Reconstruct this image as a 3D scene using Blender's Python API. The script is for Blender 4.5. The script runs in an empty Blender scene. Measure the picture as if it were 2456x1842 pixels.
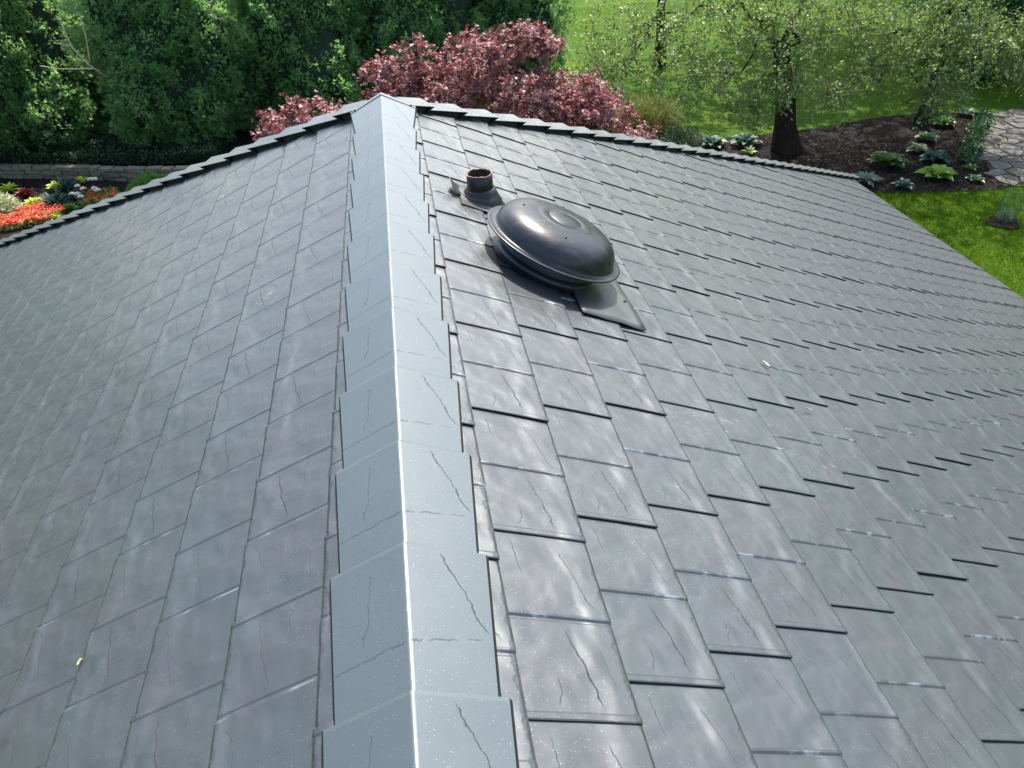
import bpy, bmesh, math, random
import numpy as np
from mathutils import Vector, Matrix

random.seed(7)
rng = np.random.default_rng(7)
scene = bpy.context.scene
C = scene.collection
R = math.radians

# ------------------------------------------------------------------ camera, sky, sun, exposure
cam_d = bpy.data.cameras.new('camera')
cam = bpy.data.objects.new('camera', cam_d); C.objects.link(cam)
cam_d.sensor_width = 36.0; cam_d.lens = 36.0 * 1726.2 / 2456.0
cam_d.clip_start = 0.05; cam_d.clip_end = 900
YAW, PITCH, ROLL = 0.12506693650513206, 0.6540712347718939, -0.05493054844195052
fw = Vector((math.sin(YAW) * math.cos(PITCH), math.cos(YAW) * math.cos(PITCH), -math.sin(PITCH)))
rt = fw.cross(Vector((0, 0, 1))).normalized(); up = rt.cross(fw)
rt2 = rt * math.cos(ROLL) + up * math.sin(ROLL); up2 = -rt * math.sin(ROLL) + up * math.cos(ROLL)
m = Matrix.Identity(4)
for i in range(3):
    m[i][0] = rt2[i]; m[i][1] = up2[i]; m[i][2] = -fw[i]
CAM = Vector((0.1453, 0.0, 1.512)); m.translation = CAM
cam.matrix_world = m
scene.camera = cam

SUN_AZ, SUN_EL = R(21), R(56)      # azimuth from +Y towards +X
w = bpy.data.worlds.new('World'); scene.world = w; w.use_nodes = True
nt = w.node_tree; nt.nodes.clear()
sky = nt.nodes.new('ShaderNodeTexSky'); sky.sky_type = 'NISHITA'; sky.sun_disc = False
sky.sun_elevation = SUN_EL; sky.sun_rotation = SUN_AZ; sky.air_density = 1.2; sky.dust_density = 3.0; sky.ozone_density = 1.0
bg = nt.nodes.new('ShaderNodeBackground'); bg.inputs['Strength'].default_value = 0.15
ow = nt.nodes.new('ShaderNodeOutputWorld')
nt.links.new(sky.outputs[0], bg.inputs[0]); nt.links.new(bg.outputs[0], ow.inputs[0])
sd = bpy.data.lights.new('sun', 'SUN'); sd.energy = 3.8; sd.angle = R(0.55); sd.color = (1.0, 0.95, 0.87)
so = bpy.data.objects.new('sun', sd); C.objects.link(so)
sv = Vector((math.sin(SUN_AZ) * math.cos(SUN_EL), math.cos(SUN_AZ) * math.cos(SUN_EL), math.sin(SUN_EL)))
so.rotation_euler = sv.to_track_quat('Z', 'Y').to_euler(); so.location = (0, 0, 30)
scene.view_settings.view_transform = 'Standard'; scene.view_settings.look = 'None'
scene.view_settings.exposure = 1.25; scene.view_settings.gamma = 1; scene.view_settings.use_curve_mapping = False
try:
    scene.cycles.max_bounces = 6; scene.cycles.transparent_max_bounces = 6; scene.cycles.caustics_reflective = False
    scene.cycles.caustics_refractive = False
except Exception: pass

# ------------------------------------------------------------------ node helpers
class NT:
    def __init__(s, name):
        s.m = bpy.data.materials.new(name); s.m.use_nodes = True
        s.t = s.m.node_tree; s.t.nodes.clear()
        s.out = s.t.nodes.new('ShaderNodeOutputMaterial')
    def n(s, t, **k):
        nd = s.t.nodes.new(t)
        for a, b in k.items(): setattr(nd, a, b)
        return nd
    def put(s, sock, v):
        if isinstance(v, bpy.types.NodeSocket): s.t.links.new(v, sock)
        elif v is not None: sock.default_value = v
    def M(s, op, a, b=0.0, c=None, clamp=False):
        nd = s.n('ShaderNodeMath', operation=op, use_clamp=clamp)
        s.put(nd.inputs[0], a); s.put(nd.inputs[1], b)
        if c is not None: s.put(nd.inputs[2], c)
        return nd.outputs[0]
    def noise(s, vec, scale, detail=3, rough=0.55, dist=0.0, color=False):
        nd = s.n('ShaderNodeTexNoise'); s.put(nd.inputs['Vector'], vec)
        nd.inputs['Scale'].default_value = scale; nd.inputs['Detail'].default_value = detail
        nd.inputs['Roughness'].default_value = rough; nd.inputs['Distortion'].default_value = dist
        return nd.outputs['Color' if color else 'Fac']
    def vor(s, vec, scale, feature='F1', out='Distance', rnd=1.0):
        nd = s.n('ShaderNodeTexVoronoi', feature=feature); s.put(nd.inputs['Vector'], vec)
        nd.inputs['Scale'].default_value = scale; nd.inputs['Randomness'].default_value = rnd
        return nd.outputs[out]
    def ss(s, v, a, b, lo=0.0, hi=1.0):
        nd = s.n('ShaderNodeMapRange', interpolation_type='SMOOTHSTEP')
        s.put(nd.inputs[0], v); s.put(nd.inputs[1], a); s.put(nd.inputs[2], b); s.put(nd.inputs[3], lo); s.put(nd.inputs[4], hi)
        return nd.outputs[0]
    def mix(s, f, a, b):
        nd = s.n('ShaderNodeMix', data_type='RGBA')
        s.put(nd.inputs[0], f)
        s.put(nd.inputs[6], a if isinstance(a, bpy.types.NodeSocket) else (*a, 1)); s.put(nd.inputs[7], b if isinstance(b, bpy.types.NodeSocket) else (*b, 1))
        return nd.outputs[2]
    def ramp(s, f, stops):
        nd = s.n('ShaderNodeValToRGB'); s.put(nd.inputs[0], f)
        e = nd.color_ramp.elements
        while len(e) < len(stops): e.new(0.5)
        for q, (p, c) in zip(e, stops): q.position = p; q.color = (*c, 1)
        return nd.outputs[0]
    def scale(s, vec, v3):
        nd = s.n('ShaderNodeVectorMath', operation='MULTIPLY'); s.put(nd.inputs[0], vec); nd.inputs[1].default_value = v3
        return nd.outputs[0]
    def pos(s): return s.n('ShaderNodeNewGeometry').outputs['Position']
    def obj(s): return s.n('ShaderNodeTexCoord').outputs['Object']
    def uv(s):
        u = s.n('ShaderNodeTexCoord').outputs['UV']; x = s.n('ShaderNodeSeparateXYZ'); s.t.links.new(u, x.inputs[0])
        return u, x.outputs[0], x.outputs[1]
    def attr(s, name):
        return s.n('ShaderNodeAttribute', attribute_name=name).outputs['Fac']
    def rand(s): return s.n('ShaderNodeObjectInfo').outputs['Random']
    def bump(s, h, dist=1.0, strength=1.0, prev=None):
        nd = s.n('ShaderNodeBump'); nd.inputs['Strength'].default_value = strength; nd.inputs['Distance'].default_value = dist
        s.put(nd.inputs['Height'], h)
        if prev is not None: s.put(nd.inputs['Normal'], prev)
        return nd.outputs[0]
    def bsdf(s, color, rough=0.5, metal=0.0, normal=None, ior=1.5, spec=None, trans=None, sub=None, coat=None):
        b = s.n('ShaderNodeBsdfPrincipled')
        s.put(b.inputs['Base Color'], color if isinstance(color, bpy.types.NodeSocket) else (*color, 1))
        s.put(b.inputs['Roughness'], rough); s.put(b.inputs['Metallic'], metal); b.inputs['IOR'].default_value = ior
        if spec is not None: b.inputs['Specular IOR Level'].default_value = spec
        if normal is not None: s.put(b.inputs['Normal'], normal)
        if coat: b.inputs['Coat Weight'].default_value = coat[0]; b.inputs['Coat Roughness'].default_value = coat[1]; b.inputs['Coat IOR'].default_value = 1.5
        o = b.outputs[0]
        if trans is not None:
            tr = s.n('ShaderNodeBsdfTranslucent'); s.put(tr.inputs[0], trans[1] if isinstance(trans[1], bpy.types.NodeSocket) else (*trans[1], 1))
            mx = s.n('ShaderNodeMixShader'); mx.inputs[0].default_value = trans[0]
            s.t.links.new(o, mx.inputs[1]); s.t.links.new(tr.outputs[0], mx.inputs[2]); o = mx.outputs[0]
        s.t.links.new(o, s.out.inputs[0]); return s.m

# ------------------------------------------------------------------ materials
def specks(k, pos):
    """pale granules of dust and metal flake on the paint"""
    v = k.n('ShaderNodeTexVoronoi'); k.put(v.inputs['Vector'], pos); v.inputs['Scale'].default_value = 200
    d = v.outputs['Distance']; x = k.n('ShaderNodeSeparateColor'); k.t.links.new(v.outputs['Color'], x.inputs[0])
    size = k.M('MULTIPLY', k.M('SUBTRACT', x.outputs[0], 0.34), 0.20)
    return k.M('LESS_THAN', d, size)

def mat_shingle():
    k = NT('painted_metal_shingle'); uv, u, v = k.uv(); pos = k.pos(); rnd = k.rand()
    # stamped slate relief, identical on every shingle as on the pressed metal
    dents = k.noise(uv, 1.7, 2, 0.5, 0.3)
    fine = k.noise(uv, 9, 4, 0.6, 0.4)
    wob = k.M('SUBTRACT', k.noise(uv, 3.2, 3, 0.6), 0.5)
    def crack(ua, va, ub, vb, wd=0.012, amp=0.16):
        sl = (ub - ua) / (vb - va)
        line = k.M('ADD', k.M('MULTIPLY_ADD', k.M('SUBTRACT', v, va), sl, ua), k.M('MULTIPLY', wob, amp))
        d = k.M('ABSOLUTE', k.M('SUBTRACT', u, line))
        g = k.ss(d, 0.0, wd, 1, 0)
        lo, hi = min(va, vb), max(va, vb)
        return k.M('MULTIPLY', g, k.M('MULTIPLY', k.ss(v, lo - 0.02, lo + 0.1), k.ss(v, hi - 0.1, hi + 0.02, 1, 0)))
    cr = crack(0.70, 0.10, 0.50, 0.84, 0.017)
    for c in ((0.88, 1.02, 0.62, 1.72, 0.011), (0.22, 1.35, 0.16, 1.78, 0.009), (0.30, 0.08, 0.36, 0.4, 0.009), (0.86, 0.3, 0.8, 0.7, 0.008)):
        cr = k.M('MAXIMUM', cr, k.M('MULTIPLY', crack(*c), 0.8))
    chipn = k.noise(k.scale(uv, (0.4, 1, 1)), 4.5, 3, 0.6)
    chip = k.ss(k.M('SUBTRACT', u, k.M('MULTIPLY_ADD', chipn, -0.20, 1.045)), 0.0, 0.05)
    h = k.M('MULTIPLY', dents, 0.020)
    h = k.M('ADD', h, k.M('MULTIPLY', fine, 0.0004))
    h = k.M('ADD', h, k.M('MULTIPLY', cr, -0.0003))
    h = k.M('ADD', h, k.M('MULTIPLY', chip, -0.0021)); h = k.M('ADD', h, k.M('MULTIPLY', k.ss(k.M('ADD', u, k.M('MULTIPLY', k.M('SUBTRACT', k.noise(k.scale(pos, (1, 1, 1)), 3.0, 2, 0.5, 0.3), 0.5), 1.1)), 0.66, 0.98), 0.0062))
    # oil-canning that differs from piece to piece
    pn = k.noise(pos, 3.6, 2, 0.5)
    h = k.M('ADD', h, k.M('MULTIPLY', pn, 0.0035))
    nrm = k.bump(h)
    tone = k.ss(k.noise(pos, 3.4, 3, 0.6, 0.6), 0.36, 0.64)
    col = k.mix(tone, (0.056, 0.068, 0.067), (0.062, 0.065, 0.067))
    big = k.noise(pos, 0.55, 2, 0.5)
    col = k.mix(k.ss(big, 0.35, 0.7, 0.0, 0.35), col, (0.066, 0.073, 0.070))
    col = k.mix(k.M('MULTIPLY', rnd, 0.25), col, (0.052, 0.059, 0.063))
    # chalky scuffs
    scn = k.noise(k.scale(pos, (5, 18, 18)), 1.6, 5, 0.7, 1.2)
    area = k.ss(k.noise(pos, 1.15, 2, 0.5), 0.60, 0.72)
    scuff = k.M('MULTIPLY', k.ss(scn, 0.56, 0.70), area)
    col = k.mix(k.M('MULTIPLY', scuff, 0.55), col, (0.36, 0.34, 0.33))
    edge = k.M('MULTIPLY', k.ss(k.M('ABSOLUTE', k.M('SUBTRACT', v, 0.935)), 0.0, 0.03, 1, 0), k.ss(k.noise(pos, 14, 3, 0.6), 0.5, 0.68))
    col = k.mix(k.M('MULTIPLY', edge, 0.45), col, (0.42, 0.47, 0.5))
    col = k.mix(k.M('MULTIPLY', cr, k.ss(k.noise(pos, 2.3, 2, 0.5), 0.3, 0.6, 0.3, 0.9)), col, (0.016, 0.018, 0.02))  # shade in the crack grooves painted as a dark colour
    sp = specks(k, pos)
    dust = k.ss(k.noise(pos, 1.4, 2, 0.5), 0.28, 0.52)
    sp = k.M('MULTIPLY', sp, dust)
    col = k.mix(k.M('MULTIPLY', sp, 0.9), col, (0.8, 0.82, 0.84))
    rough = k.M('MULTIPLY_ADD', k.noise(pos, 5, 3, 0.6), 0.12, 0.42)
    rough = k.M('MULTIPLY_ADD', scuff, 0.25, rough); rough = k.M('MULTIPLY_ADD', cr, 0.5, rough)
    col = k.scale(col, (1.10, 1.11, 1.17))
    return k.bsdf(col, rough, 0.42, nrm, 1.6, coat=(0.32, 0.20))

def mat_cap():
    k = NT('painted_metal_ridge'); uv, u, v = k.uv(); pos = k.pos(); rnd = k.rand()
    wob = k.M('SUBTRACT', k.noise(uv, 3.4, 3, 0.6), 0.5)
    wob2 = k.M('SUBTRACT', k.noise(k.scale(uv, (1, 1, 1)), 5.5, 3, 0.7), 0.5)
    # long crack on the right wing, shorter on the left, one across
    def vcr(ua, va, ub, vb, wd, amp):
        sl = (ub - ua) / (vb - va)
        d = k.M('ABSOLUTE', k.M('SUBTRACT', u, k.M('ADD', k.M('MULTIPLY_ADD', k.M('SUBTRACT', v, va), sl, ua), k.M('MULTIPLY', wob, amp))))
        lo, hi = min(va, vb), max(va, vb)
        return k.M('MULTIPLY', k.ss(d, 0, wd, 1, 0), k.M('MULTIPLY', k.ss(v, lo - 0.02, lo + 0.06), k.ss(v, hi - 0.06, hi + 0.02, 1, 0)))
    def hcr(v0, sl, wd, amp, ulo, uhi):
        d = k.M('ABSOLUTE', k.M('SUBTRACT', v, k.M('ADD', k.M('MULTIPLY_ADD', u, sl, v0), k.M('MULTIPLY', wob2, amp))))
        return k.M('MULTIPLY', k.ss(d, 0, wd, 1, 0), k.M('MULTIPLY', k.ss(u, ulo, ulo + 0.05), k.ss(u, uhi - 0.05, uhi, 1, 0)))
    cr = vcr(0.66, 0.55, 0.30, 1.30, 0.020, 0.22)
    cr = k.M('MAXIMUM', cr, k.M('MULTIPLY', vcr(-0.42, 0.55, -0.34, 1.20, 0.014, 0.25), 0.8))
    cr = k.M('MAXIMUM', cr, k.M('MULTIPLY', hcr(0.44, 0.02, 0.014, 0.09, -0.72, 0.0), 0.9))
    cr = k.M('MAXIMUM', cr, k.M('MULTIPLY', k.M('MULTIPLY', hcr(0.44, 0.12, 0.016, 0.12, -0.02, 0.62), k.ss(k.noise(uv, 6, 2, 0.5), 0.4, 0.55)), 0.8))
    h = k.M('MULTIPLY', k.noise(uv, 1.4, 2, 0.5), 0.0018)
    h = k.M('ADD', h, k.M('MULTIPLY', k.noise(pos, 2.2, 2, 0.5), 0.0022))
    h = k.M('ADD', h, k.M('MULTIPLY', cr, -0.0003))
    col = k.mix(k.noise(pos, 2.2, 2, 0.5), (0.086, 0.110, 0.119), (0.102, 0.125, 0.130))
    col = k.mix(k.M('MULTIPLY', rnd, 0.2), col, (0.075, 0.098, 0.112))
    col = k.mix(k.M('MULTIPLY', cr, 0.8), col, (0.025, 0.032, 0.038))  # groove shade of the cap cracks put into the colour
    col = k.scale(col, (.92, .92, .92))
    sp = k.M('MULTIPLY', specks(k, pos), k.ss(k.noise(pos, 1.2, 2, 0.5), 0.3, 0.5))
    col = k.mix(k.M('MULTIPLY', sp, 0.8), col, (0.8, 0.83, 0.86))
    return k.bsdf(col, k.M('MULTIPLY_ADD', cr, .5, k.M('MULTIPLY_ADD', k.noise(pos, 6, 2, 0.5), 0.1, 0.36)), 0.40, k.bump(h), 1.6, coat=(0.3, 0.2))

def simple(name, col, rough=0.6, metal=0.0, bump=None, col2=None, nscale=6, ior=1.5, coords='pos'):
    k = NT(name); pos = k.pos() if coords == 'pos' else k.obj()
    c = col
    if col2: c = k.mix(k.ss(k.noise(pos, nscale, 4, 0.6), 0.35, 0.65), col, col2)
    nrm = k.bump(k.noise(pos, bump[0], 4, 0.6), bump[1]) if bump else None
    return k.bsdf(c, rough, metal, nrm, ior)

def mat_leaf(name, c1, c2, c3, rough=0.5, tr=0.3, trc=None, spec=0.5):
    k = NT(name); t = k.attr('tint'); r = k.rand()
    c = k.ramp(t, [(0.0, c1), (0.55, c2), (1.0, c3)])
    c = k.mix(k.M('MULTIPLY', r, 0.22), c, c1)
    tc = trc if trc else tuple(min(1, x * 1.5) for x in c3)
    return k.bsdf(c, rough, 0, None, 1.45, spec, (tr, tc))

def mat_dome():
    k = NT('black_painted_vent_metal'); pos = k.pos()
    n1 = k.noise(k.scale(pos, (1, 2.2, 1)), 9, 5, 0.65, 1.2)
    dirt = k.ss(n1, 0.45, 0.7)
    col = k.mix(k.M('MULTIPLY', dirt, 0.6), (0.009, 0.011, 0.015), (0.040, 0.043, 0.05))
    rough = k.M('MULTIPLY_ADD', n1, 0.25, 0.24)
    h = k.M('ADD', k.M('MULTIPLY', k.noise(pos, 60, 3, 0.6), 0.0002), k.M('MULTIPLY', k.noise(pos, 6, 2, 0.5), 0.0015))
    return k.bsdf(col, rough, 0.0, k.bump(h), 1.5)

def mat_lawn():
    k = NT('mown_grass'); pos = k.pos()
    c = k.ramp(k.noise(pos, 1.1, 5, 0.65), [(0.25, (0.028, 0.078, 0.002)), (0.55, (0.060, 0.130, 0.003)), (0.8, (0.110, 0.175, 0.005))])
    f = k.noise(k.scale(pos, (1, 1, 1)), 55, 3, 0.7)
    c = k.mix(k.ss(f, 0.35, 0.65), c, (0.035, 0.085, 0.010))
    dry = k.ss(k.noise(pos, 0.35, 3, 0.6), 0.45, 0.75, 0, 0.6)
    c = k.mix(dry, c, (0.12, 0.17, 0.012))
    return k.bsdf(c, 0.85, 0, k.bump(k.M('ADD', k.M('MULTIPLY', f, 0.03), k.M('MULTIPLY', k.noise(pos, 6, 4, 0.6), 0.05))), 1.4, 0.2)

def mat_mulch():
    k = NT('dark_bark_mulch'); pos = k.pos()
    v = k.vor(k.scale(pos, (1, 1.4, 1)), 26, 'F1', 'Color')
    x = k.n('ShaderNodeSeparateColor'); k.t.links.new(v, x.inputs[0])
    c = k.ramp(x.outputs[0], [(0.0, (0.005, 0.004, 0.004)), (0.6, (0.011, 0.009, 0.008)), (0.93, (0.022, 0.018, 0.016)), (1.0, (0.12, 0.09, 0.07))])
    c = k.mix(k.ss(k.noise(pos, 1.3, 3, 0.6), 0.5, 0.7, 0, 0.5), c, (0.022, 0.016, 0.014))
    h = k.M('ADD', k.M('MULTIPLY', k.vor(pos, 26), 0.02), k.M('MULTIPLY', k.noise(pos, 5, 5, 0.7), 0.06))
    return k.bsdf(c, 0.9, 0, k.bump(h), 1.4, 0.2)

def mat_stone(name, a, b, c3):
    k = NT(name); pos = k.pos(); r = k.rand()
    c = k.mix(k.ss(k.noise(pos, 7, 5, 0.65), 0.35, 0.65), a, b)
    c = k.mix(k.M('MULTIPLY', r, 0.6), c, c3)
    h = k.M('ADD', k.M('MULTIPLY', k.noise(pos, 14, 5, 0.7), 0.02), k.M('MULTIPLY', k.noise(pos, 60, 3, 0.6), 0.004))
    return k.bsdf(c, 0.85, 0, k.bump(h), 1.45, 0.3)

def mat_bark(name, a, b):
    k = NT(name); pos = k.pos()
    st = k.noise(k.scale(pos, (1, 1, 0.22)), 22, 5, 0.7, 0.6)
    c = k.mix(k.ss(st, 0.4, 0.62), a, b)
    return k.bsdf(c, 0.85, 0, k.bump(k.M('MULTIPLY', st, 0.03)), 1.45, 0.25)

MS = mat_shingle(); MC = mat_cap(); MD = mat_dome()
M_under = simple('unlit_underside_metal', (0.012, 0.014, 0.014), 0.6)  # near-black colour stands in for shade under laps and along cap hems
M_deck = simple('roof_underlay', (0.02, 0.021, 0.022), 0.8)
M_rubber = simple('black_rubber_boot', (0.008, 0.008, 0.009), 0.5, 0, (30, 0.002), (0.015, 0.015, 0.016), 12)
M_pipe = simple('black_vent_pipe', (0.006, 0.006, 0.007), 0.40, 0.0, (20, 0.001), (0.014, 0.012, 0.012), 25)
M_rust = simple('rusty_pipe_rim', (0.36, 0.20, 0.12), 0.8, 0, (40, 0.004), (0.10, 0.06, 0.045), 30)
M_bore = simple('pipe_bore', (0.035, 0.020, 0.014), 0.9, 0, (30, 0.004), (0.012, 0.008, 0.007), 30)  # dark brown inner wall of the pipe
M_screw = simple('screw_head', (0.03, 0.03, 0.032), 0.35, 0.6)
M_neck = simple('vent_neck_metal', (0.010, 0.013, 0.020), 0.42, 0.2, (8, 0.002), (0.018, 0.022, 0.03), 5, 1.6)
M_plate = simple('flashing_plate', (0.07, 0.077, 0.078), 0.42, 0.4, (5, 0.006), (0.10, 0.106, 0.106), 5, 1.6)
M_wall = simple('house_siding', (0.45, 0.43, 0.40), 0.8)
M_white = simple('white_gutter_paint', (0.75, 0.75, 0.74), 0.5)
M_lawn = mat_lawn(); M_mulch = mat_mulch()
M_flag = mat_stone('path_flagstone', (0.085, 0.080, 0.070), (0.135, 0.125, 0.108), (0.16, 0.155, 0.145))
M_gap = simple('sandy_path_joint', (0.035, 0.028, 0.022), 0.95, 0, (30, 0.02), (0.07, 0.058, 0.045), 14)
M_wallstone = mat_stone('wall_stone', (0.20, 0.17, 0.12), (0.32, 0.275, 0.20), (0.10, 0.09, 0.07))
M_bark_d = mat_bark('dark_bark', (0.016, 0.011, 0.008), (0.05, 0.035, 0.025))
M_bark_g = mat_bark('grey_twig_bark', (0.10, 0.085, 0.07), (0.32, 0.28, 0.23))
M_bark_m = mat_bark('maple_bark', (0.05, 0.035, 0.03), (0.11, 0.085, 0.075))
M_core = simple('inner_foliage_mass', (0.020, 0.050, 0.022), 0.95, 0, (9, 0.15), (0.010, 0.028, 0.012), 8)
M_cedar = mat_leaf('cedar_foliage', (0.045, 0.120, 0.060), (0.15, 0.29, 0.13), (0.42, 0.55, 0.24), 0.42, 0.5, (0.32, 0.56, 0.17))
M_crab = mat_leaf('small_green_leaf', (0.03, 0.075, 0.018), (0.14, 0.22, 0.055), (0.56, 0.64, 0.30), 0.5, 0.26, (0.36, 0.54, 0.08), 0.4)
M_maple = mat_leaf('red_maple_leaf', (0.07, 0.022, 0.028), (0.32, 0.155, 0.155), (0.56, 0.36, 0.345), 0.5, 0.18, (0.50, 0.07, 0.05), 0.5)
M_grass = mat_leaf('grass_blade', (0.024, 0.070, 0.002), (0.062, 0.130, 0.003), (0.14, 0.20, 0.006), 0.9, 0.30, (0.17, 0.30, 0.004), 0.05)

# ------------------------------------------------------------------ object helpers
def link(name, me, mat=None, parent=None):
    o = bpy.data.objects.new(name, me); C.objects.link(o)
    if mat is not None and me is not None and not me.materials: me.materials.append(mat)
    if parent: o.parent = parent
    return o
def tag(o, label=None, cat=None, group=None, kind=None):
    if label: o['label'] = label
    if cat: o['category'] = cat
    if group: o['group'] = group
    if kind: o['kind'] = kind
    return o
def empty(name, loc=(0, 0, 0), rz=0):
    o = bpy.data.objects.new(name, None); C.objects.link(o); o.location = loc; o.rotation_euler = (0, 0, rz); o.empty_display_size = 0.1
    return o
def mesh_np(name, V, F, tint=None, uv=None, smooth=False):
    """V (n,3), F list/array of equal-sized faces"""
    V = np.asarray(V, np.float32); F = np.asarray(F, np.int32); k = F.shape[1]
    me = bpy.data.meshes.new(name); me.vertices.add(len(V)); me.vertices.foreach_set('co', V.ravel())
    me.loops.add(F.size); me.loops.foreach_set('vertex_index', F.ravel())
    me.polygons.add(len(F)); me.polygons.foreach_set('loop_start', np.arange(0, F.size, k, dtype=np.int32))
    try: me.polygons.foreach_set('loop_total', np.full(len(F), k, np.int32))
    except Exception: pass
    me.polygons.foreach_set('use_smooth', np.full(len(F), bool(smooth)))
    if tint is not None:
        a = me.attributes.new('tint', 'FLOAT', 'POINT'); a.data.foreach_set('value', np.asarray(tint, np.float32))
    if uv is not None:
        l = me.uv_layers.new(name='UVMap'); l.data.foreach_set('uv', np.asarray(uv, np.float32)[F.ravel()].ravel())
    me.update(calc_edges=True); me.validate(); return me
def cat_mesh(name, parts, tints=None, smooth=False):
    Vs, Fs, Ts, o = [], [], [], 0
    for V, F, T in parts:
        Vs.append(V); Fs.append(np.asarray(F) + o); Ts.append(T if T is not None else np.full(len(V), .5)); o += len(V)
    return mesh_np(name, np.concatenate(Vs), np.concatenate(Fs), np.concatenate(Ts), smooth=smooth)
def lathe(prof, n=48):
    V = []; F = []
    for (r, z) in prof:
        for i in range(n):
            a = 2 * math.pi * i / n; V.append((r * math.cos(a), r * math.sin(a), z))
    for j in range(len(prof) - 1):
        for i in range(n):
            F.append((j * n + i, j * n + (i + 1) % n, (j + 1) * n + (i + 1) % n, (j + 1) * n + i))
    return np.array(V, float), np.array(F)
def box_bm(bm, x0, x1, y0, y1, z0, z1, bevel=0):
    mt = Matrix.Translation(((x0 + x1) / 2, (y0 + y1) / 2, (z0 + z1) / 2)) @ Matrix.Diagonal((x1 - x0, y1 - y0, z1 - z0, 1))
    bmesh.ops.create_cube(bm, size=1, matrix=mt)
def bm_obj(name, bm, mat, parent=None, smooth=False):
    me = bpy.data.meshes.new(name); bm.to_mesh(me); bm.free()
    if smooth: me.polygons.foreach_set('use_smooth', np.ones(len(me.polygons), bool))
    return link(name, me, mat, parent)
def kites(P, D, N, L, W, tint, fold=0.15):
    """leaf kites: P base, D direction, N normal, L length, W width"""
    D = D / np.linalg.norm(D, axis=1, keepdims=True)
    S = np.cross(D, N); S /= (np.linalg.norm(S, axis=1, keepdims=True) + 1e-9)
    Nn = np.cross(S, D); L = np.asarray(L)[:, None]; W = np.asarray(W)[:, None]
    a = P; b = P + D * L * .5 + S * W * .5 + Nn * W * fold; c = P + D * L; d = P + D * L * .5 - S * W * .5 + Nn * W * fold
    V = np.stack([a, b, c, d], 1).reshape(-1, 3); F = np.arange(len(V)).reshape(-1, 4)
    return V, F, np.repeat(tint, 4)
def rvec(n, r=rng):
    v = r.normal(size=(n, 3)); return v / np.linalg.norm(v, axis=1, keepdims=True)
def tubes(segs, sides):
    """segs: (p0,p1,r0,r1) arrays"""
    p0, p1, r0, r1 = [np.array(x, float) for x in zip(*segs)]
    d = p1 - p0; d /= (np.linalg.norm(d, axis=1, keepdims=True) + 1e-9)
    ref = np.where(np.abs(d[:, 2:3]) > .9, [[1., 0, 0]], [[0, 0, 1.]])
    a = np.cross(d, ref); a /= np.linalg.norm(a, axis=1, keepdims=True); b = np.cross(d, a)
    V = []; n = len(p0)
    for ring, (p, r) in enumerate(((p0 - d * r0[:, None] * .3, r0), (p1 + d * r1[:, None] * .3, r1))):
        for i in range(sides):
            t = 2 * math.pi * i / sides
            V.append(p + (a * math.cos(t) + b * math.sin(t)) * r[:, None])
    V = np.stack(V, 1)  # n, 2*sides, 3
    F = np.array([(i, (i + 1) % sides, sides + (i + 1) % sides, sides + i) for i in range(sides)])
    F = (F[None] + (np.arange(n) * 2 * sides)[:, None, None]).reshape(-1, 4)
    return V.reshape(-1, 3), F, None
def ease(a): return np.clip(a, 0, 1)

# ------------------------------------------------------------------ the roof (units: one shingle course = 0.31 m)
S = 0.31
PIT = 0.445893; CP, SP, TP = math.cos(PIT), math.sin(PIT), math.tan(PIT)
VEND = 17.62 * S; HK = 0.80          # far end of the ridge; the hips leave it at dv = HK * |x|
UMAX = 29.85; PL = 1.865; GROUND = -6.9
XE = UMAX * S * CP; ZE = -UMAX * S * SP; VE = VEND + HK * XE; VBACK = -9.0 * S

house = tag(empty('house', (0, 0, GROUND)), 'grey metal shingled hip roof of a house, seen from its own ridge', 'house')
def hpart(name, me, mat, parent=None):
    o = link(name, me, mat, parent or house)
    if not parent: o.location = (0, 0, -GROUND)
    return o
# decks
bm = bmesh.new()
def quad(bm, pts):
    return bm.faces.new([bm.verts.new(p) for p in pts])
dk = []
for sgn in (1, -1):
    V = [(0, VBACK, -0.012), (sgn * XE, VBACK, ZE - .012), (sgn * XE, VE, ZE - .012), (0, VEND, -.012)]
    dk.append(hpart('roof_slope', mesh_np('roof_slope', V, [(0, 1, 2, 3)] if sgn > 0 else [(3, 2, 1, 0)]), M_deck))
hipface = hpart('hip_end_slope', mesh_np('hip_end_slope', [(0, VEND, -.012), (XE, VE, ZE - .012), (-XE, VE, ZE - .012)], [(0, 1, 2)]), M_deck)

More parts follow.
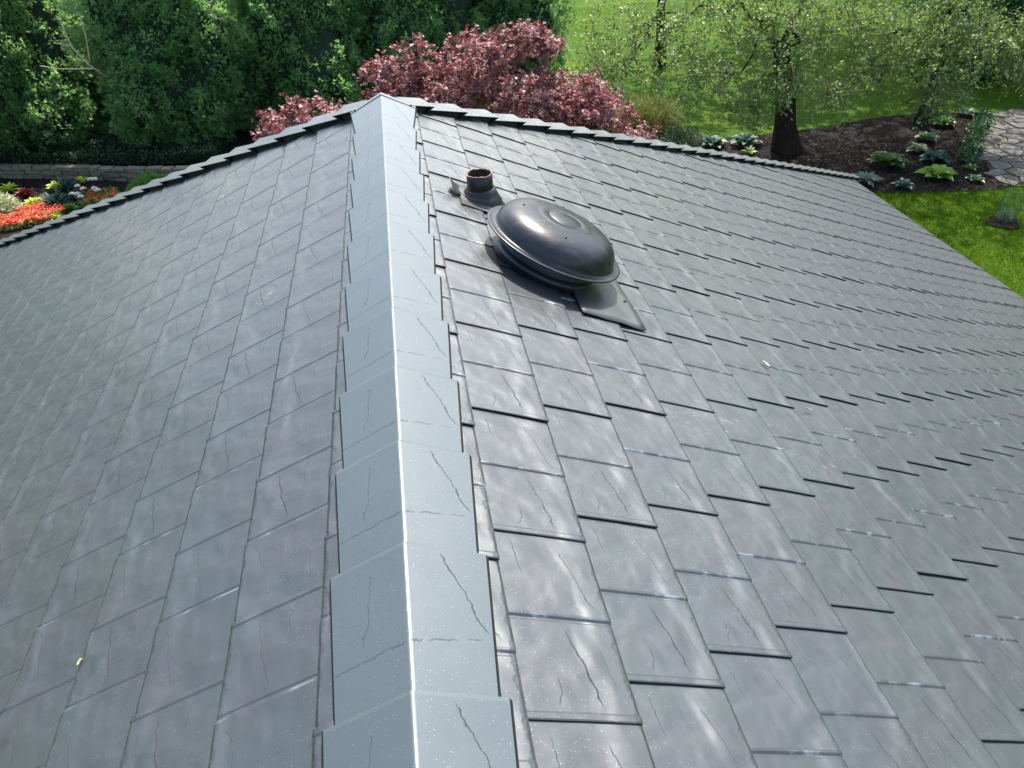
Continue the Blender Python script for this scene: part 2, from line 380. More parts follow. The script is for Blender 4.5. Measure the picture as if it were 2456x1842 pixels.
# one pressed shingle: two slate-like tabs with a rolled fold between them
def shingle_mesh():
    us = [-0.10, 0.0, 0.5, 0.97, 1.0]
    vs = [0.0, 0.010, 0.050, 0.072, 0.22, 0.45, 0.885, 0.900, 0.918, 0.938, 0.960, 1.10, 1.40, PL + 0.035]
    saw = [0.028, 0.034, 0.036, 0.026, 0.023, 0.019, 0.015, 0.008, 0.009, 0.026, 0.030, 0.022, 0.015, 0.004]
    # fold: lower tab dips to the fold, the upper tab starts proud of it
    def z(u, k):
        t = max(0, u)
        e = -0.010 if u >= 1.0 else 0.0
        return 0.010 + 0.042 * t + saw[k] + e + 0.004 * math.sin(math.pi * min(max(u, 0), 1)) - (0.006 if u < 0 else 0)
    V = []; UV = []; F = []
    for i, u in enumerate(us):
        for j, v in enumerate(vs):
            V.append((u * S, v * S, z(u, j) * S)); UV.append((u, v))
    nv = len(vs)
    for i in range(len(us) - 1):
        for j in range(nv - 1):
            F.append((i * nv + j, (i + 1) * nv + j, (i + 1) * nv + j + 1, i * nv + j + 1))
    def add(x, y, zz, uu, vv):
        V.append((x * S, y * S, zz * S)); UV.append((uu, vv)); return len(V) - 1
    und = []
    # rolled lip and hollow underside along the lapped end (v = 0)
    rows = []
    for i, u in enumerate(us):
        t = z(u, 0)
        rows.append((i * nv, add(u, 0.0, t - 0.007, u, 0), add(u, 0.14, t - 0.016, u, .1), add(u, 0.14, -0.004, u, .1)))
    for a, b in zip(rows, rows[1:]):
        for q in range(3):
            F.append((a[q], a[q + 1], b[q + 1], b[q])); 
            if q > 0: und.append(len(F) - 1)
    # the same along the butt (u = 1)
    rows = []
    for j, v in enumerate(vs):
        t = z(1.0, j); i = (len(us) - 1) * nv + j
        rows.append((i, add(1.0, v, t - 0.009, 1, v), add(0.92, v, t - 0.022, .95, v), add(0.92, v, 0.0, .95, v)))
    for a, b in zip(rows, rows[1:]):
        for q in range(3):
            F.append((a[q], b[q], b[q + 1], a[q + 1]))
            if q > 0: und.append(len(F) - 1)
    return np.array(V), np.array(F), np.array(UV), und
SV, SF, SUV, SUND = shingle_mesh()
sh_me = mesh_np('shingle', SV, SF, None, SUV)
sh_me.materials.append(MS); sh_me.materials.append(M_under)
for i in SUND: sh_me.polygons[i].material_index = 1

def slope_frame(side, u, v):
    """matrix placing a shingle: side +1 right slope (lap faces the camera), -1 left slope (turned half round)"""
    if side > 0:
        X = Vector((CP, 0, -SP)); Y = Vector((0, 1, 0)); Z = Vector((SP, 0, CP)); o = X * (u * S) + Y * (v * S)
    else:
        X = Vector((-CP, 0, -SP)); Y = Vector((0, -1, 0)); Z = Vector((-SP, 0, CP)); o = X * (u * S) + Y * (-v * S)
        o = X * (u * S) + Vector((0, v * S, 0))
    mt = Matrix.Identity(4)
    for i in range(3):
        mt[i][0] = X[i]; mt[i][1] = Y[i]; mt[i][2] = Z[i]; mt[i][3] = o[i]
    return mt
camf = 1726.2 / 1228.0
def screen(p):
    d = p - CAM; z = d.dot(fw)
    if z < 0.05: return None
    return camf * d.dot(rt2) / z, camf * d.dot(up2) / z
cells = []
for c in range(0, 31):                                    # right slope
    u0 = 0.8474 - 1 + c; ph = 3.276 - 0.577 + (c - 1) * 0.3931
    j0 = math.floor((VBACK / S - ph) / PL)
    for j in range(j0, 40):
        v = ph + j * PL
        x1 = min(u0 + 1, UMAX) * CP
        if v > VEND / S + HK * x1: break
        cells.append((1, c, u0, v))
for c in range(0, 31):                                    # left slope
    u0 = 0.8337 - 1 + c; ph = 4.75 - 0.49 * c
    j0 = math.floor((VBACK / S - ph) / PL)
    for j in range(j0 + 1, 45):
        v = ph + j * PL
        x1 = min(u0 + 1, UMAX) * CP
        if v - PL > VEND / S + HK * x1: break
        cells.append((-1, c, u0, v))
recs = []
for side, c, u0, v in cells:
    mt = slope_frame(side, u0, v)
    cs = [mt @ Vector((a * S, b * S, 0)) for a, b in ((0, 0), (1, 0), (1, PL), (0, PL))]
    clip = any(q.y > VEND + HK * abs(q.x) - 0.02 for q in cs) or u0 + 1 > UMAX or u0 < 0
    sc = [screen(q) for q in cs]; score = 0
    if all(s is not None for s in sc):
        ar = 0
        for a, b in zip(sc, sc[1:] + sc[:1]): ar += a[0] * b[1] - a[1] * b[0]
        xs = [s[0] for s in sc]; ys = [s[1] for s in sc]
        if max(xs) > -1 and min(xs) < 1 and max(ys) > -.75 and min(ys) < .75:
            fx = (min(max(xs), 1) - max(min(xs), -1)) / (max(xs) - min(xs)); fy = (min(max(ys), .75) - max(min(ys), -.75)) / (max(ys) - min(ys))
            score = abs(ar) * fx * fy
    wob = (rng.normal() * .0022, rng.normal() * .0022)
    recs.append((score, side, mt @ Matrix.Rotation(wob[0], 4, 'X') @ Matrix.Rotation(wob[1], 4, 'Y'), clip))
recs.sort(key=lambda r: -r[0])
hipn = {1: Vector((-HK, 1, 0)).normalized(), -1: Vector((HK, 1, 0)).normalized()}
def clipped(mt, side):
    bm = bmesh.new(); bm.from_mesh(sh_me); bm.transform(mt)
    def cut(co, no):
        g = bm.verts[:] + bm.edges[:] + bm.faces[:]
        bmesh.ops.bisect_plane(bm, geom=g, plane_co=co, plane_no=no, clear_outer=True)
    cut(Vector((0, VEND - 0.02, 0)), hipn[side])
    cut(Vector((side * XE, 0, 0)), Vector((side, 0, 0)))
    cut(Vector((side * 0.42 * S, 0, 0)), Vector((-side, 0, 0)))
    if not bm.verts: bm.free(); return None
    return bm
rest = {1: [], -1: []}
npart = 0
for score, side, mt, clip in recs:
    if score > 0 and npart < 298:
        deck = dk[0] if side > 0 else dk[1]
        if clip:
            bm = clipped(mt, side)
            if bm is None: continue
            me = bpy.data.meshes.new('shingle'); bm.to_mesh(me); bm.free(); me.materials.append(MS); me.materials.append(M_under)
            o = link('shingle', me, None, deck)
        else:
            o = link('shingle', sh_me, None, deck); o.matrix_local = mt
        npart += 1
    else: rest[side].append((mt, clip))
for side in (1, -1):
    bmA = bmesh.new()
    full = [mt for mt, c in rest[side] if not c]
    for mt, c in rest[side]:
        if c:
            b = clipped(mt, side)
            if b is None: continue
            t = bpy.data.meshes.new('tmp'); b.to_mesh(t); b.free(); bmA.from_mesh(t); bpy.data.meshes.remove(t)
        else:
            n0 = len(bmA.verts); bmA.from_mesh(sh_me); bmA.verts.ensure_lookup_table()
            bmesh.ops.transform(bmA, matrix=mt, verts=bmA.verts[n0:])
    me = bpy.data.meshes.new('distant_shingles'); bmA.to_mesh(me); bmA.free(); me.materials.append(MS); me.materials.append(M_under)
    o = link('distant_shingles', me, None, dk[0] if side > 0 else dk[1]); o['kind'] = 'stuff'
# hidden hip end: simple courses as one mass
bm = bmesh.new(); uvl = bm.loops.layers.uv.new('UVMap')
nc = 28
for i in range(nc):
    a = i / nc; b = (i + 1) / nc
    z0 = ZE * a; z1 = ZE * b; y0 = VEND + (VE - VEND) * a; y1 = VEND + (VE - VEND) * b
    w0, w1 = XE * a, XE * b; nseg = max(1, int(2 * w1 / 0.58))
    for s_ in range(nseg):
        xa, xb = -1 + 2 * s_ / nseg, -1 + 2 * (s_ + 1) / nseg
        f = quad(bm, [(xa * w0, y0, z0 + .002), (xa * w1, y1, z1 + .018), (xb * w1, y1, z1 + .014), (xb * w0, y0, z0 + .002)])
        for l, q in zip(f.loops, ((0, 0), (1, 0), (1, PL), (0, PL))): l[uvl].uv = q
        bm.faces.new([bm.verts.new(q) for q in ((xa * w1, y1, z1 + .018), (xa * w1, y1, z1), (xb * w1, y1, z1), (xb * w1, y1, z1 + .014))])
me = bpy.data.meshes.new('hip_end_shingles'); bm.to_mesh(me); bm.free()
o = link('hip_end_shingles', me, MS, hipface); o['kind'] = 'stuff'

# ridge caps ------------------------------------------------------
def cap_mesh(L, wn, wf, zn, zf, mats=(MC, M_under), lip=0.05, seg=5):
    """V-shaped cap along +Y, near end y=0 (tucked, narrow, zn), far end y=L (on top, wide, zf); z is height above the slope planes"""
    V = []; UV = []; F = []; und = []
    ts = [0, .25, .5, .75, .975, 1.0]
    def prof(wd, z):
        pts = [(-wd, z)]
        rr = 0.020
        pts += [(-wd * .5, z + .004)]
        for a in (-1, -.5, 0, .5, 1): pts.append((rr * a, None))
        pts += [(wd * .5, z + .004), (wd, z)]
        out = []
        for x, zz in pts:
            if zz is None:
                ax = abs(x); zc = -rr * TP * .5 - (x * x) / (2 * rr) * TP + z + .008
                out.append((x, zc))
            else: out.append((x, zz + -abs(x) * TP))
        return out
    rows = []
    for t in ts:
        wd = wn + (wf - wn) * t; z = zn + (zf - zn) * t + (.006 if t == .975 else 0)
        pr = prof(wd * CP, z)
        idx = []
        dv = 0.985 * L if t == 1 else t * L
        for x, zz in pr:
            V.append((x * S, t * L * S, zz * S)); UV.append((x / CP, t * L)); idx.append(len(V) - 1)
        rows.append(idx)
        # hem: fold down on both sides, then hollow back under
    for a, b in zip(rows, rows[1:]):
        for i in range(len(a) - 1): F.append((a[i], a[i + 1], b[i + 1], b[i]))
    def edge(line, drop, back):
        nonlocal V
        q1 = []; q2 = []
        for i in line:
            x, y, z = V[i]; s_ = math.copysign(1, x)
            V.append((x + s_ * .0065, y, z - drop * S)); UV.append(UV[i]); q1.append(len(V) - 1)
            V.append((x - s_ * back * S, y, z - drop * S + back * S * TP * 0 - .001)); UV.append(UV[i]); q2.append(len(V) - 1)
        for k in range(len(line) - 1):
            F.append((line[k], line[k + 1], q1[k + 1], q1[k])); und.append(len(F) - 1); F.append((q1[k], q1[k + 1], q2[k + 1], q2[k])); und.append(len(F) - 1)
    edge([r[0] for r in rows], lip, .1); edge([r[-1] for r in rows], lip, .1)
    for rw, sgn in ((rows[-1], 1), (rows[0], -1)):
        q = []
        for i in rw:
            x, y, z = V[i]; V.append((x, y, z - .030 * S)); UV.append(UV[i]); q.append(len(V) - 1)
        for k in range(len(rw) - 1): F.append((rw[k], rw[k + 1], q[k + 1], q[k]) if sgn > 0 else (rw[k + 1], rw[k], q[k], q[k + 1]))
    me = mesh_np('ridge_cap', V, F, None, UV)
    me.materials.append(mats[0]); me.materials.append(mats[1])
    for i in und: me.polygons[i].material_index = 1
    return me
cap_me = cap_mesh(1.36, 0.655, 0.745, 0.118, 0.182)
fars = [1.44, 2.78, 4.12, 5.43, 6.70, 7.98, 9.25, 10.60, 11.90, 13.18, 14.50, 15.88]
y = 1.44
while y > VBACK / S: y -= 1.32; fars.append(y)
caps = []
for f_ in fars:
    o = hpart('ridge_cap', cap_me, None); o.location = Vector((0, (f_ - 1.36) * S, -GROUND)); caps.append(o)
# the last piece, with a raised flat strip at its far end and two screws
last = cap_mesh(1.80, 0.665, 0.84, 0.128, 0.20)
o = hpart('ridge_cap', last, None); o.location = Vector((0, 15.80 * S, -GROUND)); o['label'] = 'last ridge cap, at the far end above the hips'
bm = bmesh.new()
yl = 17.46 * S
for sg in (1, -1):
    wd = 0.84 * CP * S; z0 = .212 * S
    pts = []
    for (xx, yy, zz) in ((0.0, yl, z0 + .004), (wd, yl, z0 - wd * TP), (wd, yl + .16 * S, z0 - wd * TP + .001), (0.0, yl + .16 * S, z0 + .005)):
        pts.append((xx * sg, yy, zz))
    f = quad(bm, pts if sg > 0 else pts[::-1])
    r_ = bmesh.ops.extrude_face_region(bm, geom=[f]); bmesh.ops.translate(bm, vec=(0, 0, -.02), verts=[q for q in r_['geom'] if isinstance(q, bmesh.types.BMVert)])
strip = bm_obj('end_strip', bm, MC, o); strip.location = (0, -15.80 * S, 0)
for sg in (1, -1):
    V, F = lathe([(0, .006), (.006, .006), (.009, .003), (.009, 0)], 10)
    s_ = link('screw', mesh_np('screw', V, F, smooth=True), M_screw, o); s_.location = (sg * .72 * CP * S, (17.50 - 15.80) * S, .216 * S - .72 * CP * S * TP); s_.rotation_euler = (0, sg * PIT, 0)

# hip caps ---------------------------------------------------------
def hip_cap_mesh():
    """local frame: +Y runs down the hip, z up; wings drop along the two roof planes. Upper end low, lower end proud and open"""
    L = 1.30; V = []; UV = []; F = []; und = []
    ts = [0, .5, 1.0]; rows = []
    for t in ts:
        wd = 0.46 + 0.06 * t; z = 0.130 + 0.11 * t
        idx = []
        for a in (-1, -.5, -.06, 0, .06, .5, 1):
            x = a * wd
            drop = abs(x) * .30
            zz = z - drop + (0.0 if abs(a) > .1 else -.004)
            V.append((x * S, t * L * S, zz * S)); UV.append((x + .5, t * L)); idx.append(len(V) - 1)
        rows.append(idx)
    for a, b in zip(rows, rows[1:]):
        for i in range(6): F.append((a[i], a[i + 1], b[i + 1], b[i]))
    for col in (0, -1):
        line = [r[col] for r in rows]; q1 = []; q2 = []
        for i in line:
            x, y, z = V[i]; sg = math.copysign(1, x)
            V.append((x, y, z - .014 * S)); UV.append(UV[i]); q1.append(len(V) - 1)
            V.append((x - sg * .16 * S, y, z - .0 * S)); UV.append(UV[i]); q2.append(len(V) - 1)
            V.append((x - sg * .16 * S, y, z - .30 * S)); UV.append(UV[i]); q2.append(len(V) - 1)
        for k in range(2):
            F.append((line[k], line[k + 1], q1[k + 1], q1[k]))
            F.append((q1[k], q1[k + 1], q2[2 * k + 2], q2[2 * k])); und.append(len(F) - 1)
            F.append((q2[2 * k], q2[2 * k + 2], q2[2 * k + 3], q2[2 * k + 1])); und.append(len(F) - 1)
    rw = rows[-1]; q = []; q2 = []
    for i in rw:
        x, y, z = V[i]; V.append((x, y, z - .016 * S)); UV.append(UV[i]); q.append(len(V) - 1)
        V.append((x * .8, y - .2 * S, z - .2 * S)); UV.append(UV[i]); q2.append(len(V) - 1)
    for k in range(6):
        F.append((rw[k + 1], rw[k], q[k], q[k + 1])); F.append((q[k + 1], q[k], q2[k], q2[k + 1])); und.append(len(F) - 1)
    me = mesh_np('hip_cap', V, F, None, UV)
    me.materials.append(MC); me.materials.append(M_under)
    for i in und: me.polygons[i].material_index = 1
    return me
hip_me = hip_cap_mesh(); hip_me.materials[0] = MS
for side in (1, -1):
    dv = Vector((side, HK, -TP)).normalized()
    # outward normal of the hip: average of the slope normal and the end-face normal
    n1 = Vector((side * SP, 0, CP)); tp2 = TP / HK; n2 = Vector((0, tp2, 1)).normalized()
    nn = (n1 + n2).normalized(); xx = dv.cross(nn).normalized(); nn = xx.cross(dv).normalized()
    tot = Vector((XE, HK * XE, XE * TP)).length; stp = 1.17 * S; k = 0
    while k * stp < tot - .15:
        o_ = Vector((0, VEND, 0)) + dv * (k * stp - .12 * S)
        mt = Matrix.Identity(4)
        for i in range(3):
            mt[i][0] = xx[i]; mt[i][1] = dv[i]; mt[i][2] = nn[i]; mt[i][3] = o_[i]
        h_ = hpart('hip_cap', hip_me, None); mt = Matrix.Translation((0, 0, -GROUND)) @ mt @ Matrix.Rotation(rng.normal() * .008, 4, 'Z')
        h_.matrix_local = mt; k += 1

# walls, eave trim below the roof
bm = bmesh.new(); box_bm(bm, -XE + .55, XE - .55, VBACK + .05, VE - .55, GROUND, ZE - .05)
hpart('wall', bm_obj('tmpwall', bm, M_wall).data, M_wall); bpy.data.objects.remove(bpy.data.objects['tmpwall'])
for sg in (1, -1):
    bm = bmesh.new()
    box_bm(bm, min(sg * (XE - .13), sg * (XE - .015)), max(sg * (XE - .13), sg * (XE - .015)), VBACK, VE - .05, ZE - .16, ZE - .06)
    hpart('gutter', bm_obj('tmpg', bm, M_white).data, M_white); bpy.data.objects.remove(bpy.data.objects['tmpg'])
    bm = bmesh.new(); box_bm(bm, min(sg * (XE - .55), sg * (XE - .02)), max(sg * (XE - .55), sg * (XE - .02)), VBACK, VE, ZE - .20, ZE - .17)
    hpart('soffit', bm_obj('tmpg', bm, M_white).data, M_white); bpy.data.objects.remove(bpy.data.objects['tmpg'])

# ------------------------------------------------------------------ vents
def slope_empty(name, u, v, h=0.0, side=1):
    o = empty(name); mt = slope_frame(side, u / S, v / S); mt = mt @ Matrix.Translation((0, 0, h)); o.matrix_world = mt; return o
vent = slope_empty('roof_vent', 0.875, 3.46)
tag(vent, 'black domed metal roof vent beside the ridge, with a wide flat rim', 'roof vent')
HR = 0.148; RR = 0.387
prof = [(RR - .02, HR - .010), (RR, HR - .008), (RR + .003, HR - .003), (RR, HR + .001), (RR - .010, HR + .001), (RR - .030, HR - .002), (RR - .040, HR + .001)]
for i in range(15):                                    # domed shoulder
    a = i / 14 * math.pi / 2
    prof.append((.150 + (RR - .046 - .150) * max(0, math.cos(a)) ** .80, HR + .004 + .128 * math.sin(a) ** .92))
prof += [(.148, HR + .1322), (.144, HR + .1335), (.098, HR + .1352), (.095, HR + .1335), (.090, HR + .1335), (.087, HR + .1358), (.02, HR + .137), (.0001, HR + .137)]
V, F = lathe(prof, 96)
V[:, 2] += 0.0035 * np.sin(V[:, 0] * 9 + 1) * np.cos(V[:, 1] * 11) * np.clip((V[:, 2] - HR - .07) / .05, 0, 1)
link('dome', mesh_np('dome', V, F, smooth=True), MD, vent)
V, F = lathe([(.30, HR - .004), (.278, HR - .004), (.275, HR - .03), (.274, .075), (.279, .072), (.279, .066), (.274, .063), (.274, .034), (.285, .026), (.31, .02)], 72)
neck = link('neck', mesh_np('neck', V, F, smooth=True), M_neck, vent)
V, F = lathe([(RR - .02, HR - .010), (.28, HR - .006), (.10, HR - .004)], 48)
link('rim_underside', mesh_np('rim_underside', V, F), M_under, vent)
scr_me = mesh_np('screw', *lathe([(0.0001, .006), (.005, .006), (.0075, .003), (.0075, -.004)], 12), smooth=True)
for a in (78, 168, 258, 348):
    o = link('screw', scr_me, M_screw, vent); o.location = (math.cos(R(a)) * .232, math.sin(R(a)) * .232, HR + .121)
for a in (205, 250, 300):
    o = link('bolt', scr_me, M_screw, vent); o.location = (math.cos(R(a)) * .277, math.sin(R(a)) * .277, .10); o.rotation_euler = (0, R(90), R(a))
# flashing plate: its lower right corner lies on top of the shingles
bm = bmesh.new(); nx, ny = 10, 12; vv = {}
for i in range(nx + 1):
    for j in range(ny + 1):
        x = 0.10 + (0.475 - 0.10) * i / nx; y_ = -0.49 + .95 * j / ny
        z_ = .022 + .004 * math.sin(i * 1.3 + j * .7) * (i / nx) + .007 * (1 - j / ny)
        vv[i, j] = bm.verts.new((x, y_, z_))
for i in range(nx):
    for j in range(ny): bm.faces.new((vv[i, j], vv[i + 1, j], vv[i + 1, j + 1], vv[i, j + 1]))
r_ = bmesh.ops.extrude_face_region(bm, geom=bm.faces[:]); bmesh.ops.translate(bm, vec=(0, 0, .0025), verts=[q for q in r_['geom'] if isinstance(q, bmesh.types.BMVert)])
pl_ = bm_obj('flashing_plate', bm, M_plate, vent, True)
o = link('screw', scr_me, M_screw, vent); o.location = (.43, -.22, .034)

pv = empty('pipe_vent', (0.535, 4.10, -0.243)); tag(pv, 'short black plumbing vent pipe with rusty open top in a rubber boot', 'vent pipe')
n = 40; V, F = lathe([(.078, -.02), (.0775, .10), (.0765, .172), (.072, .174), (.068, .170), (.067, .10), (.066, .02), (0.001, .02)], n)
V = V.copy()
for i in range(n):   # ragged torch-cut rim
    a = 2 * math.pi * i / n; dz = .0022 * math.sin(3 * a + 1) + .0012 * math.sin(7 * a) + .001 * math.sin(13 * a + 2)
    for j in (2, 3, 4): V[j * n + i, 2] += dz
me = mesh_np('pipe', V, F, smooth=True); me.materials.append(M_pipe); me.materials.append(M_rust); me.materials.append(M_bore)
for i, pgn in enumerate(me.polygons):
    j = i // n
    pgn.material_index = 1 if j in (2, 3) else (2 if j > 3 else 0)
link('pipe', me, None, pv)
def boot_pt(r, a, z, tilt):   # rings blend from level (top) to the roof plane (bottom)
    x, y_ = r * math.cos(a), r * math.sin(a); return (x, y_, z - x * TP * tilt)
V = []; ringn = 48
rings = [(.080, .085, 0), (.090, .080, 0), (.098, .062, .1), (.108, .046, .3), (.122, .040, .6), (.124, .028, .75), (.134, .022, .9), (.150, .020, 1), (.156, .012, 1), (.150, -.004, 1)]
for (r_, z_, t_) in rings:
    for i in range(ringn):
        a = 2 * math.pi * i / ringn; V.append(boot_pt(r_ * (1 + .06 * math.cos(a) * t_), a, z_, t_))
F = [(j * ringn + i, j * ringn + (i + 1) % ringn, (j + 1) * ringn + (i + 1) % ringn, (j + 1) * ringn + i) for j in range(len(rings) - 1) for i in range(ringn)]
link('rubber_boot', mesh_np('rubber_boot', V, F, smooth=True), M_rubber, pv)
# turned-up corner of the boot flange on the ridge side
V = []; F = []; n1 = 9
for i in range(n1):
    a = R(150 + 60 * i / (n1 - 1)); b = math.sin(math.pi * i / (n1 - 1))
    for r_, z_ in ((.13, .03), (.160, .030 + .018 * b), (.172, .052 * b + .026), (.178, .050 * b + .026)):
        V.append(boot_pt(r_, a, z_, 1))
for i in range(n1 - 1):
    for j in range(3): F.append((i * 4 + j, i * 4 + j + 1, (i + 1) * 4 + j + 1, (i + 1) * 4 + j))
link('boot_flap', mesh_np('boot_flap', V, F, smooth=True), M_rubber, pv)
# metal base plate of the boot
bm = bmesh.new(); mt = Matrix.Rotation(PIT, 4, 'Y') @ Matrix.Translation((.03, -.02, .014)) @ Matrix.Diagonal((.36, .34, .003, 1)); bmesh.ops.create_cube(bm, size=1, matrix=mt)
link('base_plate', bm_obj('tmpb', bm, M_plate).data, M_plate, pv); bpy.data.objects.remove(bpy.data.objects['tmpb'])

# fallen leaves
def fallen(u, v, side, ln, wd, rz, label, col):
    o = slope_empty('fallen_leaf', u, v, .028, side); me = []
    V = [(0, -ln * .5, 0), (wd * .5, -ln * .1, .004), (wd * .35, ln * .3, .006), (0, ln * .5, .001), (-wd * .4, ln * .25, .007), (-wd * .5, -ln * .15, .003), (0, 0, -.001)]
    F = [(0, 1, 6), (1, 2, 6), (2, 3, 6), (3, 4, 6), (4, 5, 6), (5, 0, 6)]
    me = mesh_np('fallen_leaf', V, F); me.materials.append(col)
    c_ = bpy.data.objects.new('fallen_leaf', me); bpy.data.objects.remove(o); C.objects.link(c_)
    c_.matrix_world = slope_frame(side, u / S, v / S) @ Matrix.Translation((0, 0, .029)) @ Matrix.Rotation(rz, 4, 'Z')
    tag(c_, label, 'leaf')
M_yl = simple('yellow_dry_leaf', (0.72, 0.58, 0.28), 0.6); M_tl = simple('tan_dry_leaf', (0.55, 0.42, 0.30), 0.7)

fallen(1.177, 1.463, -1, .026, .014, 2.2, 'small yellow dry leaf on the left roof slope near the bottom of the photo', M_yl)
fallen(2.152, 3.005, 1, .055, .024, .9, 'tan curled leaf on the right roof slope below the vent', M_tl)
fallen(2.22, 2.62, 1, .07, .010, 1.5, 'thin tan leaf lying along a black shingle joint', M_tl)
# ------------------------------------------------------------------ ground
def pip(P, poly):
    x, y = P[:, 0], P[:, 1]; ins = np.zeros(len(P), bool); n = len(poly)
    for i in range(n):
        x1, y1 = poly[i]; x2, y2 = poly[(i + 1) % n]
        c = ((y1 > y) != (y2 > y)) & (x < (x2 - x1) * (y - y1) / (y2 - y1 + 1e-12) + x1); ins ^= c
    return ins
G = GROUND
def smooth_poly(pts, it=2):
    for _ in range(it):
        q = []
        for a, b in zip(pts, pts[1:] + pts[:1]):
            q += [(a[0] * .75 + b[0] * .25, a[1] * .75 + b[1] * .25), (a[0] * .25 + b[0] * .75, a[1] * .25 + b[1] * .75)]
        pts = q
    return pts
lawn = link('lawn', mesh_np('lawn', [(-400, -300, G), (400, -300, G), (400, 500, G), (-400, 500, G)], [(0, 1, 2, 3)]), M_lawn); tag(lawn, kind='structure')
bedR = smooth_poly([(7.0, 23.4), (8.6, 22.9), (11.4, 22.5), (13.1, 22.6), (14.5, 22.75), (16, 23.1), (17.4, 23.1), (19.3, 22.8), (20.0, 22.3), (18.7, 20.6), (17.8, 19.5), (17.0, 18.6), (16.6, 17.7), (16.3, 17.0), (16.2, 16.65), (15.2, 16.78), (13.9, 17.05), (12.7, 17.35), (11.5, 17.7), (10, 18.4), (8.5, 19.6), (7.2, 21.4)])
bedL = smooth_poly([(-18, 27.6), (-13.3, 26.2), (-11, 25.4), (-8.6, 24.4), (-6.4, 24.0), (-6.0, 22.0), (-6.5, 20.6), (-8.5, 20.2), (-10.2, 20.0), (-11.4, 20.2), (-13, 21.0), (-15.5, 21.6)])
def sheet(name, poly, dz, mat, amp=0.03, res=0.25):
    bm = bmesh.new(); f = bm.faces.new([bm.verts.new((x, y, G + dz)) for x, y in poly])
    if f.normal.z < 0: f.normal_flip()
    bmesh.ops.triangulate(bm, faces=[f]); 
    return bm_obj(name, bm, mat)
mb = sheet('mulch_bed', bedR, .03, M_mulch); tag(mb, kind='structure')
mb2 = sheet('mulch_bed', bedL, .03, M_mulch); tag(mb2, kind='structure')
pathP = [(16.35, 16.72), (16.3, 17.05), (16.6, 17.75), (17.0, 18.6), (17.8, 19.6), (18.8, 20.7), (20.1, 22.4), (21.6, 22.7), (24.5, 23.0), (26.5, 22.0), (25, 20), (22.5, 18.2), (20.5, 17.0), (18.6, 16.5)]
pth = sheet('stone_path', smooth_poly(pathP, 1), .034, M_gap); tag(pth, kind='structure')
# flagstones: irregular cells cut by half-planes
def voronoi_cells(pts, poly, bounds):
    out = []
    for i, p in enumerate(pts):
        cell = [(p[0] - 1.2, p[1] - 1.2), (p[0] + 1.2, p[1] - 1.2), (p[0] + 1.2, p[1] + 1.2), (p[0] - 1.2, p[1] + 1.2)]
        for j, q in enumerate(pts):
            if i == j or abs(q[0] - p[0]) > 2 or abs(q[1] - p[1]) > 2: continue
            mx, my = (p[0] + q[0]) / 2, (p[1] + q[1]) / 2; nx, ny = q[0] - p[0], q[1] - p[1]
            new = []
            for a, b in zip(cell, cell[1:] + cell[:1]):
                da = (a[0] - mx) * nx + (a[1] - my) * ny; db = (b[0] - mx) * nx + (b[1] - my) * ny
                if da <= 0: new.append(a)
                if (da < 0) != (db < 0) and da != db:
                    t = da / (da - db); new.append((a[0] + (b[0] - a[0]) * t, a[1] + (b[1] - a[1]) * t))
            cell = new
            if len(cell) < 3: break
        if len(cell) >= 3: out.append((p, cell))
    return out
pts = []
r2 = random.Random(3)
tries = 0
while tries < 9000 and len(pts) < 260:
    x, y = r2.uniform(15.8, 26), r2.uniform(16, 23.2); tries += 1
    md = r2.uniform(.26, .50)
    if all((x - a) ** 2 + (y - b) ** 2 > md * md for a, b in pts): pts.append((x, y))
spp = smooth_poly(pathP, 1)
for p, cell in voronoi_cells(pts, None, None):
    if not pip(np.array([p]), spp)[0]: continue
    cx = sum(a for a, b in cell) / len(cell); cy = sum(b for a, b in cell) / len(cell)
    ar = []
    for a, b in zip(cell, cell[1:] + cell[:1]):     # inset + roughened outline
        for t in (0, .5):
            x, y = a[0] + (b[0] - a[0]) * t, a[1] + (b[1] - a[1]) * t
            d = math.hypot(x - cx, y - cy); k_ = max(0.3, (d - .022 - r2.random() * .014) / max(d, .01))
            ar.append((cx + (x - cx) * k_, cy + (y - cy) * k_))
    hgt = .035 + r2.random() * .012; tl = (r2.gauss(0, .012), r2.gauss(0, .012))
    bm = bmesh.new(); n_ = len(ar)
    top = [bm.verts.new((x - cx, y - cy, hgt + (x - cx) * tl[0] + (y - cy) * tl[1])) for x, y in ar]; bot = [bm.verts.new((x - cx, y - cy, 0)) for x, y in ar]
    f = bm.faces.new(top)
    if f.normal.z < 0: f.normal_flip()
    for i in range(n_): bm.faces.new((bot[i], bot[(i + 1) % n_], top[(i + 1) % n_], top[i]))
    o = bm_obj('flagstone', bm, M_flag, pth); o.location = (cx, cy, G + .030)

